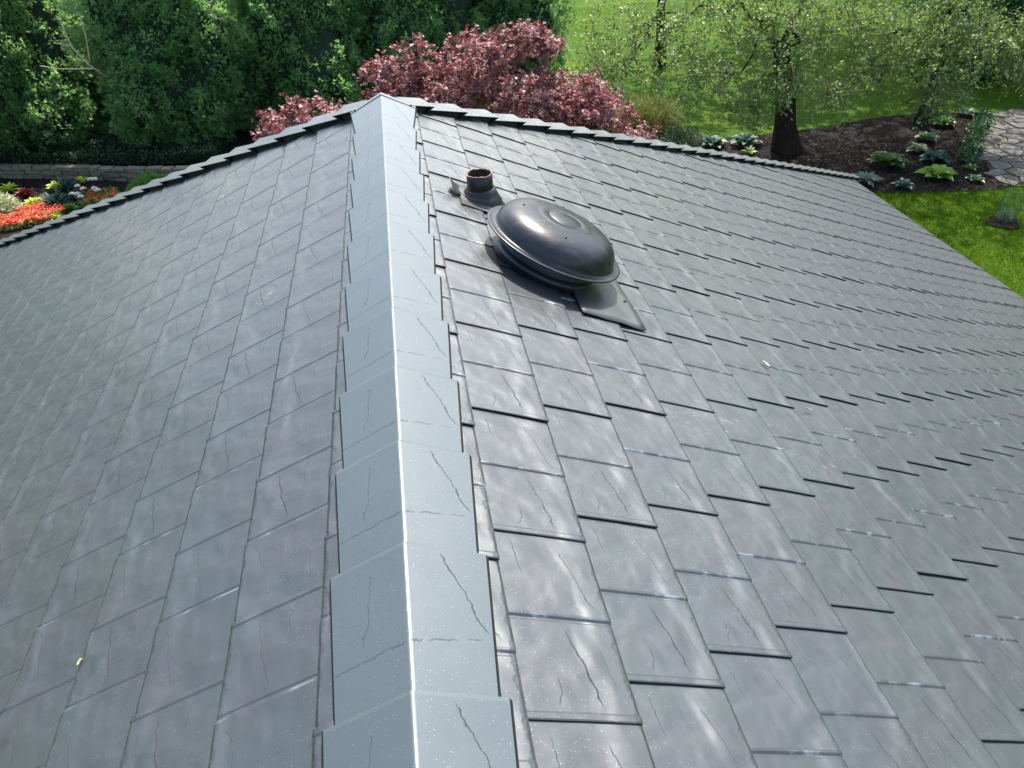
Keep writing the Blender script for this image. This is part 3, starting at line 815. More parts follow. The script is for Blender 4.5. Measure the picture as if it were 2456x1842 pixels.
# dry-stone edging wall on the left: two to three courses of long flat stones
wall = tag(empty('stone_wall', (-11, 24.9, G)), 'low dry-stone retaining wall of flat brown stones behind the flower bed', 'wall')
def wall_line(t):   # t metres along from the left
    pts = [(-17.5, 26.9), (-13.4, 25.7), (-11, 24.95), (-8.4, 24.0), (-6.5, 23.6)]
    for a, b in zip(pts, pts[1:]):
        L = math.hypot(b[0] - a[0], b[1] - a[1])
        if t <= L: return a[0] + (b[0] - a[0]) * t / L, a[1] + (b[1] - a[1]) * t / L, math.atan2(b[1] - a[1], b[0] - a[0])
        t -= L
    return None
for c_ in range(3):
    t = r2.random() * .3
    while True:
        ln = r2.uniform(.35, .85); q = wall_line(t + ln / 2)
        if q is None: break
        hh = r2.uniform(.10, .125)
        bm = bmesh.new(); bmesh.ops.create_cube(bm, size=1); bmesh.ops.subdivide_edges(bm, edges=bm.edges[:], cuts=1)
        for v in bm.verts: v.co += Vector((r2.uniform(-.03, .03), r2.uniform(-.06, .06), r2.uniform(-.07, .07)))
        bmesh.ops.transform(bm, matrix=Matrix.Diagonal((ln - .05, .26, hh, 1)), verts=bm.verts)
        o = bm_obj('stone', bm, M_wallstone, wall); o.location = (q[0] + 11 + r2.uniform(-.01, .01), q[1] - 24.9 + r2.uniform(-.02, .02) + c_ * .03, .03 + c_ * .137 + hh / 2); o.rotation_euler = (0, r2.gauss(0, .01), q[2])
        t += ln
# raised ground behind the wall
tz = mesh_np('terrace', [(-40, 26.2, G + .40), (-17.5, 27.0, G + .40), (-13.4, 25.8, G + .4), (-11, 25.05, G + .4), (-8.4, 24.1, G + .4), (-6.5, 23.7, G + .32), (-2, 24.8, G - .02), (9, 27, G - .05), (9, 60, G + .0), (-40, 60, G + .4)], [tuple(range(10))])
o = link('terrace', tz, M_mulch); tag(o, kind='structure')

# ------------------------------------------------------------------ grass
def blades(n, x0, x1, y0, y1, h0, h1, excl, name, label, wd=.012):
    P = np.stack([rng.uniform(x0, x1, n), rng.uniform(y0, y1, n)], 1)
    keep = np.ones(len(P), bool)
    for poly in excl: keep &= ~pip(P, poly)
    keep &= ~((np.abs(P[:, 0]) < XE) & (P[:, 1] < VE))
    P = P[keep]; n = len(P)
    P3 = np.concatenate([P, np.full((n, 1), G)], 1)
    D = rng.normal(size=(n, 3)) * .45; D[:, 2] = 1
    pat = .5 + .25 * np.sin(P[:, 0] * 2.1 + 1.3 * np.sin(P[:, 1] * 1.7)) * np.sin(P[:, 1] * 2.6 + np.sin(P[:, 0] * 1.3)) + rng.normal(size=n) * .18
    hh = rng.uniform(h0, h1, n)
    V, F, T = kites(P3, D, rvec(n), hh, np.full(n, wd) * rng.uniform(.7, 1.4, n), ease(pat))
    o = link(name, mesh_np(name, V, F, T), M_grass); tag(o, label, kind='stuff'); return o
blades(150000, 8.8, 19.5, 9.5, 18.0, .04, .075, [bedR, spp], 'grass', 'short green lawn grass beside the house')
blades(120000, 6.5, 32, 21.5, 46, .04, .07, [bedR, spp], 'grass', 'sunlit lawn grass beyond the mulch bed', .014)

# ------------------------------------------------------------------ evergreens
def cedar(seed, H, Rad, nclump, per):
    r = np.random.default_rng(seed)
    t = r.random(nclump) ** 1.25; th = r.uniform(0, 2 * np.pi, nclump)
    def rad(t, th):
        base = np.where(t < .12, .82 + t * 1.5, 1.0) * (1 - np.clip((t - .12) / .88, 0, 1) ** 1.9) ** .8
        l = 1 + .12 * np.sin(3 * th + seed + 6 * t) + .11 * np.sin(5 * th - 13 * t + seed * 2) + .08 * np.sin(11 * th + 23 * t)
        return Rad * base * l
    rr = rad(t, th) * r.uniform(.84, 1.12, nclump)
    CC = np.stack([rr * np.cos(th), rr * np.sin(th), t * H + .15], 1)
    out = np.stack([np.cos(th), np.sin(th), np.full(nclump, .45)], 1)
    csz = r.uniform(.14, .34, nclump); ct = r.normal(size=nclump) * .16
    i = np.repeat(np.arange(nclump), per); n = len(i)
    off = rvec(n, r) * (r.random(n) ** .5)[:, None] * csz[i][:, None] * np.array([[1, 1, 1.25]])
    P = CC[i] + off
    D = out[i] * .9 + off / csz[i][:, None] * .9 + r.normal(size=(n, 3)) * .35; D[:, 2] += .15
    D /= np.linalg.norm(D, axis=1, keepdims=True)
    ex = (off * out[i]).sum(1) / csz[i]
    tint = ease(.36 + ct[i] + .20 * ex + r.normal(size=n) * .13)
    Ns = rvec(n, r); parts = []
    S_ = np.cross(D, Ns); S_ /= np.linalg.norm(S_, axis=1, keepdims=True)
    ln = r.uniform(.07, .13, n)
    for a in (-.75, 0, .75):
        Da = D * math.cos(a) + S_ * math.sin(a)
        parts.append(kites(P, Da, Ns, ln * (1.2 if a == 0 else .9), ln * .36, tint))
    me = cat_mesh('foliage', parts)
    # dark inner mass
    V = []; F = []; nt_, nh = 28, 20
    for j in range(nh + 1):
        tt = j / nh
        for k in range(nt_):
            a = 2 * math.pi * k / nt_; q = float(rad(np.array([tt * .97]), np.array([a]))[0]) * .80 + .02
            V.append((q * math.cos(a), q * math.sin(a), tt * H * .95 + .25))
    for j in range(nh):
        for k in range(nt_): F.append((j * nt_ + k, j * nt_ + (k + 1) % nt_, (j + 1) * nt_ + (k + 1) % nt_, (j + 1) * nt_ + k))
    return me, mesh_np('inner_foliage', V, F)
cedars = [cedar(11, 7.6, 2.5, 1500, 30), cedar(23, 8.2, 2.2, 1400, 30), cedar(37, 7.2, 2.4, 1400, 30)]
trunk_me = mesh_np('trunk', *lathe([(.22, -.4), (.17, .2), (.12, 1.5), (.06, 4.5), (.01, 6.6)], 10))
clist = [(-12.6, 28.0, 0, 1.0, 'wide dark green arborvitae at the left, behind the stone wall and flower bed', .3),
         (-7.4, 27.4, 1, 1.05, 'dark green arborvitae reaching lowest, just right of the bare branch', 1.4),
         (-3.2, 29.0, 2, 1.08, 'green arborvitae behind the left lobe of the red maple', 2.6),
         (0.9, 30.0, 0, 1.04, 'shaded arborvitae behind the tip of the ridge cap', 4.0),
         (4.4, 31.2, 1, 1.0, 'dark arborvitae behind the top of the red maple, last of the evergreens to the right', 5.1),
         (-17.2, 27.4, 2, 1.0, 'arborvitae at the left edge of the photo', .8),
         (-21.5, 26.0, 1, 1.0, 'arborvitae outside the left of the hedge', 2.0),
         (-9.9, 30.6, 2, .8, 'paler arborvitae set back behind the bare branch', 3.0)]
def place_tree(me, core, x, y, z, rz, sc, label, name='arborvitae', cat='tree', group='arborvitae hedge trees'):
    t = empty(name, (x, y, z), rz); t.scale = (sc, sc, sc); tag(t, label, cat, group)
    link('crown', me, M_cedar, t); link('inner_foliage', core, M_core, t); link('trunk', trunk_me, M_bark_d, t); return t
for x, y, k, sc, lab, rz in clist:
    place_tree(cedars[k][0], cedars[k][1], x, y, G + (.35 if x < -6 else -.05), rz, sc, lab)
# dark evergreens at the far right and beyond the lawn
for x, y, k, sc, lab, rz in [(24.5, 27.5, 0, 1.25, 'black-green evergreen in the top right corner beyond the path', 1.0),
                             (29.0, 28.0, 1, 1.3, 'shaded evergreen right of the corner evergreen', 2.2),
                             (28, 33.5, 2, 1.3, 'evergreen behind the two at the top right corner', .5),
                             (33, 52, 0, 1.5, 'far evergreen across the lawn, at the right', 3.0),
                             (24, 56, 1, 1.5, 'far evergreen across the lawn, second from the right', 4.0),
                             (15, 58, 2, 1.5, 'far evergreen across the lawn, in the middle', 5.0),
                             (8, 56, 0, 1.5, 'far evergreen across the lawn, nearest the hedge', 0.4)]:
    place_tree(cedars[k][0], cedars[k][1], x, y, G, rz, sc, lab, 'evergreen_tree', 'tree', 'evergreens beyond the lawn')

# tall neighbours to the left and right of the house, outside the frame; the glossy roof mirrors them
for x, y, k, sc, lab, rz in [(-29, 2, 0, 2.2, 'tall evergreen outside the frame, left of the house, nearest', 1.0), (-31, 12, 1, 2.3, 'tall evergreen outside the frame, left of the house, second', 2.2), (-30, 21, 2, 2.3, 'tall evergreen outside the frame, left of the house, third', .5),
                             (-29, 31, 0, 2.1, 'tall evergreen outside the frame, left of the house, fourth', 3.0), (34, 2, 1, 2.1, 'tall evergreen outside the frame, right of the house, nearest', 4.0), (36, 13, 2, 2.2, 'tall evergreen outside the frame, right of the house, second', 5.0), (38, 24, 0, 2.2, 'tall evergreen outside the frame, right of the house, third', .4)]:
    place_tree(cedars[k][0], cedars[k][1], x, y, G, rz, sc, lab, 'evergreen_tree', 'tree', 'tall evergreens beside the house')

# ------------------------------------------------------------------ broadleaf trees grown towards their twig ends
def grow(trunk, attract, seed, step=.32, sag=0.0, jitter=.10, tipr=.0055, expo=2.05, rmax=.3):
    r = np.random.default_rng(seed)
    nodes = [np.array(p, float) for p in trunk]; par = [-1] + list(range(len(trunk) - 1))
    A = np.array(attract); root = nodes[-1]; order = np.argsort(np.linalg.norm(A - root, axis=1))
    tips = []
    arr = np.zeros((20000, 3)); arr[:len(nodes)] = nodes; cnt = len(nodes); depth = np.zeros(20000)
    start = max(1, len(trunk) - 4)
    for i in order:
        a = A[i]; d = np.linalg.norm(arr[start:cnt] - a, axis=1)
        j = start + int(np.argmin(d * (1 + .02 * depth[start:cnt])))
        dist = np.linalg.norm(a - arr[j]); ns = max(1, int(dist / step)); p0 = arr[j].copy(); prev = j
        for k in range(1, ns + 1):
            t = k / ns; p = p0 + (a - p0) * t
            if k < ns: p = p + r.normal(size=3) * jitter * step * 2 * math.sin(math.pi * t) ; p[2] += sag * dist * math.sin(math.pi * t)
            arr[cnt] = p; depth[cnt] = depth[prev] + 1; par.append(prev); prev = cnt; cnt += 1
            if cnt > 19900: break
        tips.append(prev)
        if cnt > 19900: break
    w = np.zeros(cnt); ch = np.zeros(cnt, int)
    for i in range(1, cnt): ch[par[i]] += 1
    w[ch == 0] = tipr ** expo
    for i in range(cnt - 1, 0, -1): w[par[i]] += w[i]
    rad = np.minimum(w ** (1 / expo), rmax)
    thick, thin = [], []
    for i in range(1, cnt):
        sgm = (arr[par[i]], arr[i], min(rad[par[i]], rad[i] * 1.6), rad[i])
        (thick if rad[i] > .018 else thin).append(sgm)
    dirs = np.array([arr[t] - arr[par[t]] for t in tips])
    return arr[:cnt], np.array(tips), dirs / (np.linalg.norm(dirs, axis=1, keepdims=True) + 1e-9), thick, thin, rad
def ellipsoid_pts(n, c, rad, r, shell=.45):
    v = rvec(n, r); q = (shell + (1 - shell) * r.random(n)) ** .7
    return np.array(c) + v * q[:, None] * np.array(rad)

def broadleaf(name, label, cat, trunk, trunk_r, lobes, seed, leafmat, barkmat, twigmat, leafkind, ntw, nlf, Lr, droop=0.0, group=None, cloud=.35):
    r = np.random.default_rng(seed)
    att = np.concatenate([ellipsoid_pts(n, c, rd, r, sh) for n, c, rd, sh in lobes])
    base = np.array(trunk[0]); T = empty(name, tuple(base)); tag(T, label, cat, group)
    arr, tips, dirs, thick, thin, rad = grow(trunk[1:], att, seed, rmax=trunk_r[-1] * .9)
    parts = []
    # smooth trunk
    V = []; nside = 18
    tp = [np.array(p, float) for p in trunk]
    fine = []; fr = []
    for a, b, ra, rb in zip(tp, tp[1:], trunk_r, trunk_r[1:]):
        for k in range(4): fine.append(a + (b - a) * k / 4); fr.append(ra + (rb - ra) * k / 4)
    fine.append(tp[-1]); fr.append(trunk_r[-1])
    for i, (p, q) in enumerate(zip(fine, fr)):
        for k in range(nside):
            a = 2 * math.pi * k / nside; bl = 1 + .10 * math.sin(3 * a + i * .15 + seed) + .05 * math.sin(7 * a + i * .3)
            if i < 4: bl += .12 * (4 - i) / 4 * (1 + math.sin(5 * a))
            V.append(p + np.array([math.cos(a), math.sin(a), 0]) * q * bl - base)
    F = [(j * nside + i, j * nside + (i + 1) % nside, (j + 1) * nside + (i + 1) % nside, (j + 1) * nside + i) for j in range(len(fine) - 1) for i in range(nside)]
    link('trunk', mesh_np('trunk', V, F, smooth=True), barkmat, T)
    if thick:
        V, F, _ = tubes(thick, 7); link('limbs', mesh_np('limbs', V - base, F, smooth=True), barkmat, T)
    # fine twigs around each tip
    tp_ = arr[tips]; n = len(tp_)
    i = np.repeat(np.arange(n), ntw); m_ = len(i)
    D = dirs[i] * .7 + r.normal(size=(m_, 3)) * .55; D[:, 2] -= droop; D /= np.linalg.norm(D, axis=1, keepdims=True)
    st = tp_[i] + r.normal(size=(m_, 3)) * .05; ln = r.uniform(.18, .5, m_) * (cloud / .35)
    en = st + D * ln[:, None]
    segs = thin + [(a, b, .0038, .0018) for a, b in zip(st, en)]
    V, F, _ = tubes(segs, 3); o = link('twigs', mesh_np('twigs', V - base, F), twigmat, T)
    # leaves along the twigs
    k = np.repeat(np.arange(m_), nlf); q = len(k); t = r.random(q)
    if leafkind == 'kite': t = ease(np.round(t * 2.2) / 2.2 + r.normal(size=q) * .03)
    P = st[k] + (en - st)[k] * t[:, None] + r.normal(size=(q, 3)) * .02
    Dl = D[k] * .5 + rvec(q, r) * .9; Dl[:, 2] -= .2 if leafkind != 'kite' else 0
    N = r.normal(size=(q, 3)) * .55; N[:, 2] += 1
    L = r.uniform(*Lr, q)
    ctint = r.normal(size=n) * .16
    tint = ease(.48 + ctint[i[k]] * 1.6 + r.normal(size=q) * .2)
    if leafkind == 'kite':
        pr = [kites(P, Dl, N, L, L * .62, tint)]
    else:                                                      # star: palmate leaf of five narrow lobes
        Dl /= np.linalg.norm(Dl, axis=1, keepdims=True); S_ = np.cross(Dl, N); S_ /= np.linalg.norm(S_, axis=1, keepdims=True) + 1e-9
        pr = []
        for a, f_ in ((-1.25, .65), (-.6, .9), (0, 1.05), (.6, .9), (1.25, .65)):
            pr.append(kites(P, Dl * math.cos(a) + S_ * math.sin(a), N, L * f_, L * .30, tint, .05))
    me = cat_mesh('leaves', [(v - base, f, t_) for v, f, t_ in pr])
    link('leaves', me, leafmat, T)
    return T
MA = 15.5
broadleaf('red_maple', 'red-leaved Japanese maple rising behind the far end of the roof', 'tree',
          [(1.8, 15.9, G), (1.75, 15.8, G + 1.2), (1.85, 15.7, G + 2.0)], [.16, .13, .11],
          [(150, (1.95, 15.5, -3.05), (1.5, 1.25, 1.1), .2), (95, (3.45, 15.6, -3.25), (1.3, 1.2, .85), .2), (46, (4.3, 15.6, -3.4), (.7, .9, .42), .2),
           (80, (.35, 15.4, -3.0), (.9, 1.0, .75), .25), (26, (2.25, 15.4, -1.85), (.85, .7, .40), .1), (12, (-.15, 15.3, -2.15), (.45, .5, .16), .1), (10, (.55, 15.3, -2.0), (.4, .5, .3), .1),
           (60, (-2.1, 15.3, -3.3), (.75, .8, .65), .25), (28, (-1.35, 15.3, -3.0), (.65, .7, .28), .2), (24, (-2.9, 15.3, -3.95), (.6, .7, .5), .2), (24, (5.2, 15.8, -4.3), (.6, .8, .35), .1), (30, (1.6, 16.6, -2.6), (1.4, .8, .7), .2), (12, (3.1, 15.5, -1.9), (.35, .5, .28), .1)],
          51, M_maple, M_bark_m, M_bark_m, 'star', 8, 9, (.048, .085), .1, cloud=.26)
broadleaf('crab_apple', 'open-crowned green tree with a leaning dark trunk in the mulch bed', 'tree',
          [(12.0, 21.0, G), (11.75, 21.0, G + .9), (11.55, 20.9, G + 1.9), (11.2, 20.8, G + 2.7), (11.0, 20.6, G + 3.3)], [.42, .30, .27, .25, .2],
          [(100, (7.0, 20.2, -2.9), (2.4, 1.9, 1.0), .1), (150, (10.2, 19.9, -2.6), (2.0, 1.8, 1.1), .1), (60, (10.3, 19.0, -4.1), (1.1, .8, .8), .1), (70, (8.2, 19.6, -3.9), (1.6, 1.3, .8), .1),
           (60, (12.6, 20.3, -3.1), (1.5, 1.6, 1.2), .1), (30, (12.0, 19.2, -4.6), (.8, .7, .7), .1), (80, (5.6, 20.4, -3.9), (1.3, 1.2, .8), .1), (110, (9.5, 21.5, -1.4), (4.0, 2.6, 1.3), .1), (26, (9.6, 18.9, -4.8), (.9, .6, .45), .1), (170, (12.0, 23.0, -.8), (3.8, 2.8, 1.3), .1), (150, (15.0, 25.0, .3), (3.2, 2.4, 1.2), .1)],
          61, M_crab, M_bark_d, M_bark_g, 'kite', 4, 7, (.070, .115), .35)
broadleaf('crab_apple', 'second green tree, its thin black trunk beside the stone path', 'tree',
          [(17.2, 22.1, G), (17.2, 22.05, G + 1.0), (17.1, 21.9, G + 2.0), (16.8, 21.7, G + 3.0)], [.20, .15, .13, .12],
          [(170, (15.4, 19.8, -3.6), (2.1, 1.6, 1.1), .1), (60, (15.4, 19.3, -4.85), (1.3, .9, .75), .1), (110, (17.4, 20.0, -3.9), (1.3, 1.3, .85), .1), (36, (17.9, 19.6, -4.75), (.7, .6, .35), .1),
           (150, (16.0, 21.5, -2.2), (3.6, 2.4, 1.2), .1), (60, (13.5, 19.7, -4.1), (1.0, .9, .8), .1), (7, (15.25, 19.2, -5.4), (.3, .3, .25), .1), (230, (17.5, 23.6, -.9), (4.2, 3.0, 1.5), .1), (170, (15.8, 19.6, .2), (3.2, 2.2, 1.0), .1), (160, (21.8, 24.0, .3), (3.2, 3.0, 1.3), .1)],
          71, M_crab, M_bark_d, M_bark_g, 'kite', 4, 7, (.070, .115), .35)
broadleaf('crab_apple', 'third green tree, standing farther back on the lawn, left of the leaning trunk', 'tree',
          [(11.4, 32.0, G), (11.35, 31.9, G + 1.2), (11.2, 31.8, G + 2.4), (11.3, 31.6, G + 3.4)], [.26, .2, .17, .15],
          [(190, (11.3, 31.4, -1.4), (3.6, 3.2, 2.3), .15), (90, (8.0, 30.5, -2.2), (2.6, 2.4, 1.6), .1)], 91, M_crab, M_bark_d, M_bark_g, 'kite', 5, 8, (.08, .13), .3, cloud=.5)
broadleaf('shade_tree', 'tall broad shade tree beyond the lawn, above the frame, that shades the grass', 'tree',
          [(28, 46.5, G), (28, 46.3, G + 2.5), (27.5, 45.5, G + 5), (26.5, 44.5, G + 7)], [.5, .4, .35, .3],
          [(520, (22.5, 38.5, 5.0), (8.5, 6.0, 3.2), .1), (330, (18.5, 32.5, 4.5), (6.5, 3.8, 2.2), .1)], 81, M_crab, M_bark_d, M_bark_g, 'kite', 5, 9, (.16, .26), .3, cloud=.9)
# bare pale branch between the first two arborvitae
br = [(-8.6, 26.6, -4.4), (-9.0, 25.7, -4.05), (-9.15, 25.1, -3.55), (-9.35, 24.9, -3.0), (-9.4, 24.9, -2.3)]
sg = [(np.array(a), np.array(b), .045 - .008 * i, .037 - .008 * i) for i, (a, b) in enumerate(zip(br, br[1:]))]
for a, b, q in [((-9.1, 25.2, -3.7), (-9.9, 24.8, -3.55), .026), ((-9.9, 24.8, -3.55), (-10.35, 24.7, -3.4), .016), ((-9.1, 25.1, -3.5), (-9.6, 24.8, -3.2), .018), ((-9.1, 25.2, -3.45), (-8.85, 24.9, -2.75), .024), ((-8.85, 24.9, -2.75), (-8.8, 24.9, -2.1), .018), ((-9.35, 25.0, -3.0), (-9.7, 24.8, -2.85), .013), ((-8.8, 26.0, -4.2), (-8.4, 24.9, -3.9), .016)]:
    sg.append((np.array(a), np.array(b), q, q * .7))
V, F, _ = tubes(sg, 6); o = link('dead_branch', mesh_np('dead_branch', V, F, smooth=True), simple('bare_dead_wood', (.55, .43, .32), .8)); tag(o, 'pale bare dead branch sticking out between two arborvitae', 'branch')

# ------------------------------------------------------------------ garden plants
def hosta_leaf(name, L, W, curve, mat, nx=5, ny=2):
    V = []; F = []; T = []
    for i in range(nx + 1):
        t = i / nx; wd = W * math.sin(math.pi * min(1, t ** .75 * .98 + .02)) ** .8 * .5
        x = L * (t * .95); z = L * (.55 * t - curve * t * t)
        for j in range(-ny, ny + 1):
            s_ = j / ny; V.append((x, wd * s_, z + abs(s_) * wd * .35 - .0)); T.append(1.0 if abs(s_) == 1 else .3 + .2 * (j == 0))
    k = 2 * ny + 1
    for i in range(nx):
        for j in range(2 * ny): F.append((i * k + j, (i + 1) * k + j, (i + 1) * k + j + 1, i * k + j + 1))
    me = mesh_np(name, V, F, T, smooth=True); me.materials.append(mat); return me
def leafmat(name, a, b, edge=None, rough=.45):
    k = NT(name); t = k.attr('tint'); r = k.rand()
    c = k.mix(r, a, b)
    if edge: c = k.mix(k.ss(t, .55, .95), c, edge)
    n_ = k.bump(k.M('MULTIPLY', k.noise(k.obj(), 30, 2, .5), .004))
    return k.bsdf(c, rough, 0, n_, 1.45, .5, (.25, tuple(min(1, x * 1.4) for x in b)))
M_h = dict(green=leafmat('hosta_green', (.05, .13, .03), (.09, .19, .045)), lime=leafmat('hosta_lime', (.20, .34, .04), (.27, .40, .07)), blue=leafmat('hosta_blue', (.04, .10, .07), (.07, .14, .10)),
           var=leafmat('hosta_variegated', (.05, .13, .04), (.08, .16, .05), (.55, .60, .38)), grey=leafmat('hosta_grey', (.10, .17, .12), (.17, .24, .18), (.30, .36, .28)), red=leafmat('dark_red_foliage', (.06, .010, .010), (.16, .02, .018)),
           chart=leafmat('chartreuse_foliage', (.42, .52, .03), (.55, .62, .06)), teal=leafmat('blue_green_strap', (.018, .06, .045), (.035, .09, .065)), mid=leafmat('mid_green_foliage', (.05, .15, .03), (.10, .22, .05)))
def rosette(name, label, cat, x, y, n, L, W, curve, mat, z=G + .03, group=None, elev=(0.0, .6), seed=0, jitter=.25, lname='leaf'):
    r = random.Random(seed + int(x * 100)); T = empty(name, (x, y, z)); tag(T, label, cat, group)
    me = hosta_leaf(lname, L, W, curve, mat)
    for i in range(n):
        f_ = i / n; a = i * 2.4 + r.uniform(-.25, .25); s_ = 1 - .42 * f_ + r.uniform(-jitter, jitter) * .5
        o = bpy.data.objects.new(lname, me); C.objects.link(o); o.parent = T
        el = elev[0] + (elev[1] - elev[0]) * f_
        o.rotation_euler = (r.gauss(0, .15), -el, a); o.scale = (s_,) * 3
        o.location = (math.cos(a) * L * .08, math.sin(a) * L * .08, L * .05 + f_ * L * .15)
    return T
for args in [
    ('hosta', 'large broad-leaved green hosta nearest the roof corner', 'plant', 14.1, 19.0, 20, 0.63, 0.39, .45, M_h['green']),
    ('hosta', 'bright yellow-green hosta in the open mulch, leaves spread wide', 'plant', 14.9, 17.75, 18, 0.57, 0.33, .50, M_h['lime']),
    ('hosta', 'spiky grey-green hosta at the roof edge beside the lawn', 'plant', 12.85, 18.0, 26, 0.51, 0.14, .55, M_h['grey']),
    ('hosta', 'low blue-green hosta between the grey-green and yellow-green ones', 'plant', 13.65, 17.45, 14, 0.36, 0.20, .5, M_h['blue']),
    ('hosta', 'small cream-edged hosta beside the lower end of the flagstones', 'plant', 15.75, 17.3, 12, 0.30, 0.17, .5, M_h['var']),
    ('hosta', 'cream-edged hosta alone in the middle of the mulch', 'plant', 16.45, 20.6, 16, 0.42, 0.21, .5, M_h['var']),
    ('hosta', 'wavy white-rimmed hosta above the blue-green one', 'plant', 15.6, 19.75, 16, 0.45, 0.20, .6, M_h['var']),
    ('hosta', 'blue-green hosta touching the white-rimmed one', 'plant', 15.6, 18.95, 22, 0.51, 0.30, .55, M_h['blue']),
    ('hosta', 'mounded green plant at the foot of the thin black trunk', 'plant', 17.75, 21.7, 22, 0.48, 0.24, .45, M_h['mid']),
    ('hosta', 'pale leafy hosta at the top corner of the stone path', 'plant', 19.1, 22.4, 12, 0.39, 0.18, .5, M_h['grey']),
    ('hosta', 'small olive plant at the left edge of the flagstones', 'plant', 16.2, 18.1, 16, 0.26, 0.08, .4, M_h['mid']),
    ('hosta', 'dark blue-green hosta by the leaning trunk', 'plant', 10.9, 21.75, 20, 0.60, 0.33, .5, M_h['blue']),
    ('hosta', 'dark hosta left of the one by the leaning trunk', 'plant', 9.9, 21.95, 20, 0.54, 0.30, .5, M_h['blue']),
    ('hosta', 'tiny lime hosta just above the hip caps', 'plant', 10.7, 21.0, 10, 0.30, 0.15, .4, M_h['lime'])]:
    rosette(*args)
# strap-leaved and coloured bedding plants on the left
for args, kw in [
    (('bedding_plant', 'dark blue-green strappy plant in front of its twin', 'plant', -10.5, 22.35, 55, 0.63, 0.09, .55, M_h['teal']), dict(elev=(.1, 1.3))),
    (('bedding_plant', 'dark blue-green strappy plant nearest the stone wall', 'plant', -10.5, 23.5, 55, 0.63, 0.09, .55, M_h['teal']), dict(elev=(.1, 1.3))),
    (('bedding_plant', 'chartreuse plant just above the red flowers', 'plant', -11.25, 22.7, 36, 0.35, 0.15, .5, M_h['chart']), dict(elev=(.1, 1.2))),
    (('bedding_plant', 'chartreuse plant right of the dark red foliage, by the wall', 'plant', -11.0, 23.9, 28, 0.35, 0.15, .5, M_h['chart']), dict(elev=(.1, 1.2))),
    (('bedding_plant', 'chartreuse plant left of the dark red foliage', 'plant', -12.5, 24.1, 31, 0.38, 0.15, .5, M_h['chart']), dict(elev=(.1, 1.2))),
    (('bedding_plant', 'yellow plant tip beside the strappy plant at the wall', 'plant', -10.3, 24.25, 16, 0.30, 0.13, .4, M_h['chart']), dict(elev=(.3, 1.2))),
    (('bedding_plant', 'dark red leafy plant between two chartreuse ones', 'plant', -11.75, 23.4, 64, 0.38, 0.15, .4, M_h['red']), dict(elev=(.2, 1.4))),
    (('bedding_plant', 'dark red plant behind the white blooms', 'plant', -10.0, 23.1, 40, 0.35, 0.13, .4, M_h['red']), dict(elev=(.2, 1.4))),
    (('bedding_plant', 'green bush at the left edge above the variegated shrub', 'plant', -12.6, 23.3, 72, 0.27, 0.15, .4, M_h['mid']), dict(elev=(.1, 1.4))),
    (('bedding_plant', 'low green plant right of the red flowers, at the hip caps', 'plant', -10.0, 21.9, 48, 0.30, 0.16, .4, M_h['mid']), dict(elev=(.1, 1.3))),
    (('bedding_plant', 'small pale green plant in front of the low green one', 'plant', -10.25, 21.45, 28, 0.22, 0.10, .4, M_h['chart']), dict(elev=(.1, 1.3)))]:
    rosette(*args, **kw)
def bush(name, label, x, y, rad, n, L, mat, z=G, cat='shrub', flat=1.0, wr=.5):
    r = np.random.default_rng(int(abs(x * 31 + y * 17)));  T = empty(name, (x, y, z)); tag(T, label, cat)
    th = r.uniform(0, 6.28, n); ph = np.arccos(r.uniform(0, 1, n)); q = rad * (r.random(n) ** .35) * (1 + .15 * np.sin(3 * th + 2))
    P = np.stack([q * np.sin(ph) * np.cos(th), q * np.sin(ph) * np.sin(th), q * np.cos(ph) * flat + .05], 1)
    D = P / (np.linalg.norm(P, axis=1, keepdims=True) + .01) + rvec(n, r) * .7
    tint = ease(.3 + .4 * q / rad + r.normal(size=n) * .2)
    N = r.normal(size=(n, 3)) * .6; N[:, 2] += 1
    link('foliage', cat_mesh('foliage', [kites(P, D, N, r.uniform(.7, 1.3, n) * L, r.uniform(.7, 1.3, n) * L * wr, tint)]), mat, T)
    sg = [(np.array([0, 0, -.02]), np.array([rad * .5 * math.cos(a), rad * .5 * math.sin(a), rad * .6 * flat]), .012, .005) for a in np.linspace(0, 6, 7)]
    V, F, _ = tubes(sg, 4); link('stems', mesh_np('stems', V, F), M_bark_d, T); return T
M_var = mat_leaf('variegated_leaf', (.05, .11, .03), (.25, .32, .14), (.75, .74, .50), .5, .2)
M_gr = mat_leaf('bright_shrub_leaf', (.03, .10, .015), (.06, .18, .03), (.14, .32, .06), .5, .3)
M_strip = mat_leaf('creeping_leaf', (.015, .05, .015), (.03, .09, .025), (.07, .16, .05), .5, .2)
M_dk = mat_leaf('dark_ivy_leaf', (.008, .025, .010), (.015, .045, .018), (.04, .09, .035), .5, .15)
M_ol = mat_leaf('olive_fern_leaf', (.03, .055, .012), (.08, .12, .025), (.20, .22, .06), .55, .3)
bush('variegated_shrub', 'cream and green variegated shrub at the left edge, above the red flowers', -12.0, 22.2, .6, 1500, .12, M_var)
bush('green_shrub', 'bright green low shrub against the right end of the stone wall', -7.9, 23.0, .75, 5200, .075, M_gr, flat=.6)
bush('green_shrub', 'dark shrub behind the hip caps, left of the dark hostas', 8.9, 22.2, .8, 4200, .06, M_dk, flat=.7)
bush('green_shrub', 'dark shrub partly hidden by the pink maple tips', 7.4, 22.0, .8, 4200, .07, M_dk, flat=.7)
bush('grass_clump', 'olive feathery clump in shade behind the maple tips', 8.3, 23.6, 1.0, 7000, .22, M_ol, wr=.10, flat=1.1, cat='plant')
bush('grass_clump', 'olive feathery clump nearest the right side of the red maple', 7.0, 23.4, 1.1, 7000, .22, M_ol, wr=.10, flat=1.2, cat='plant')
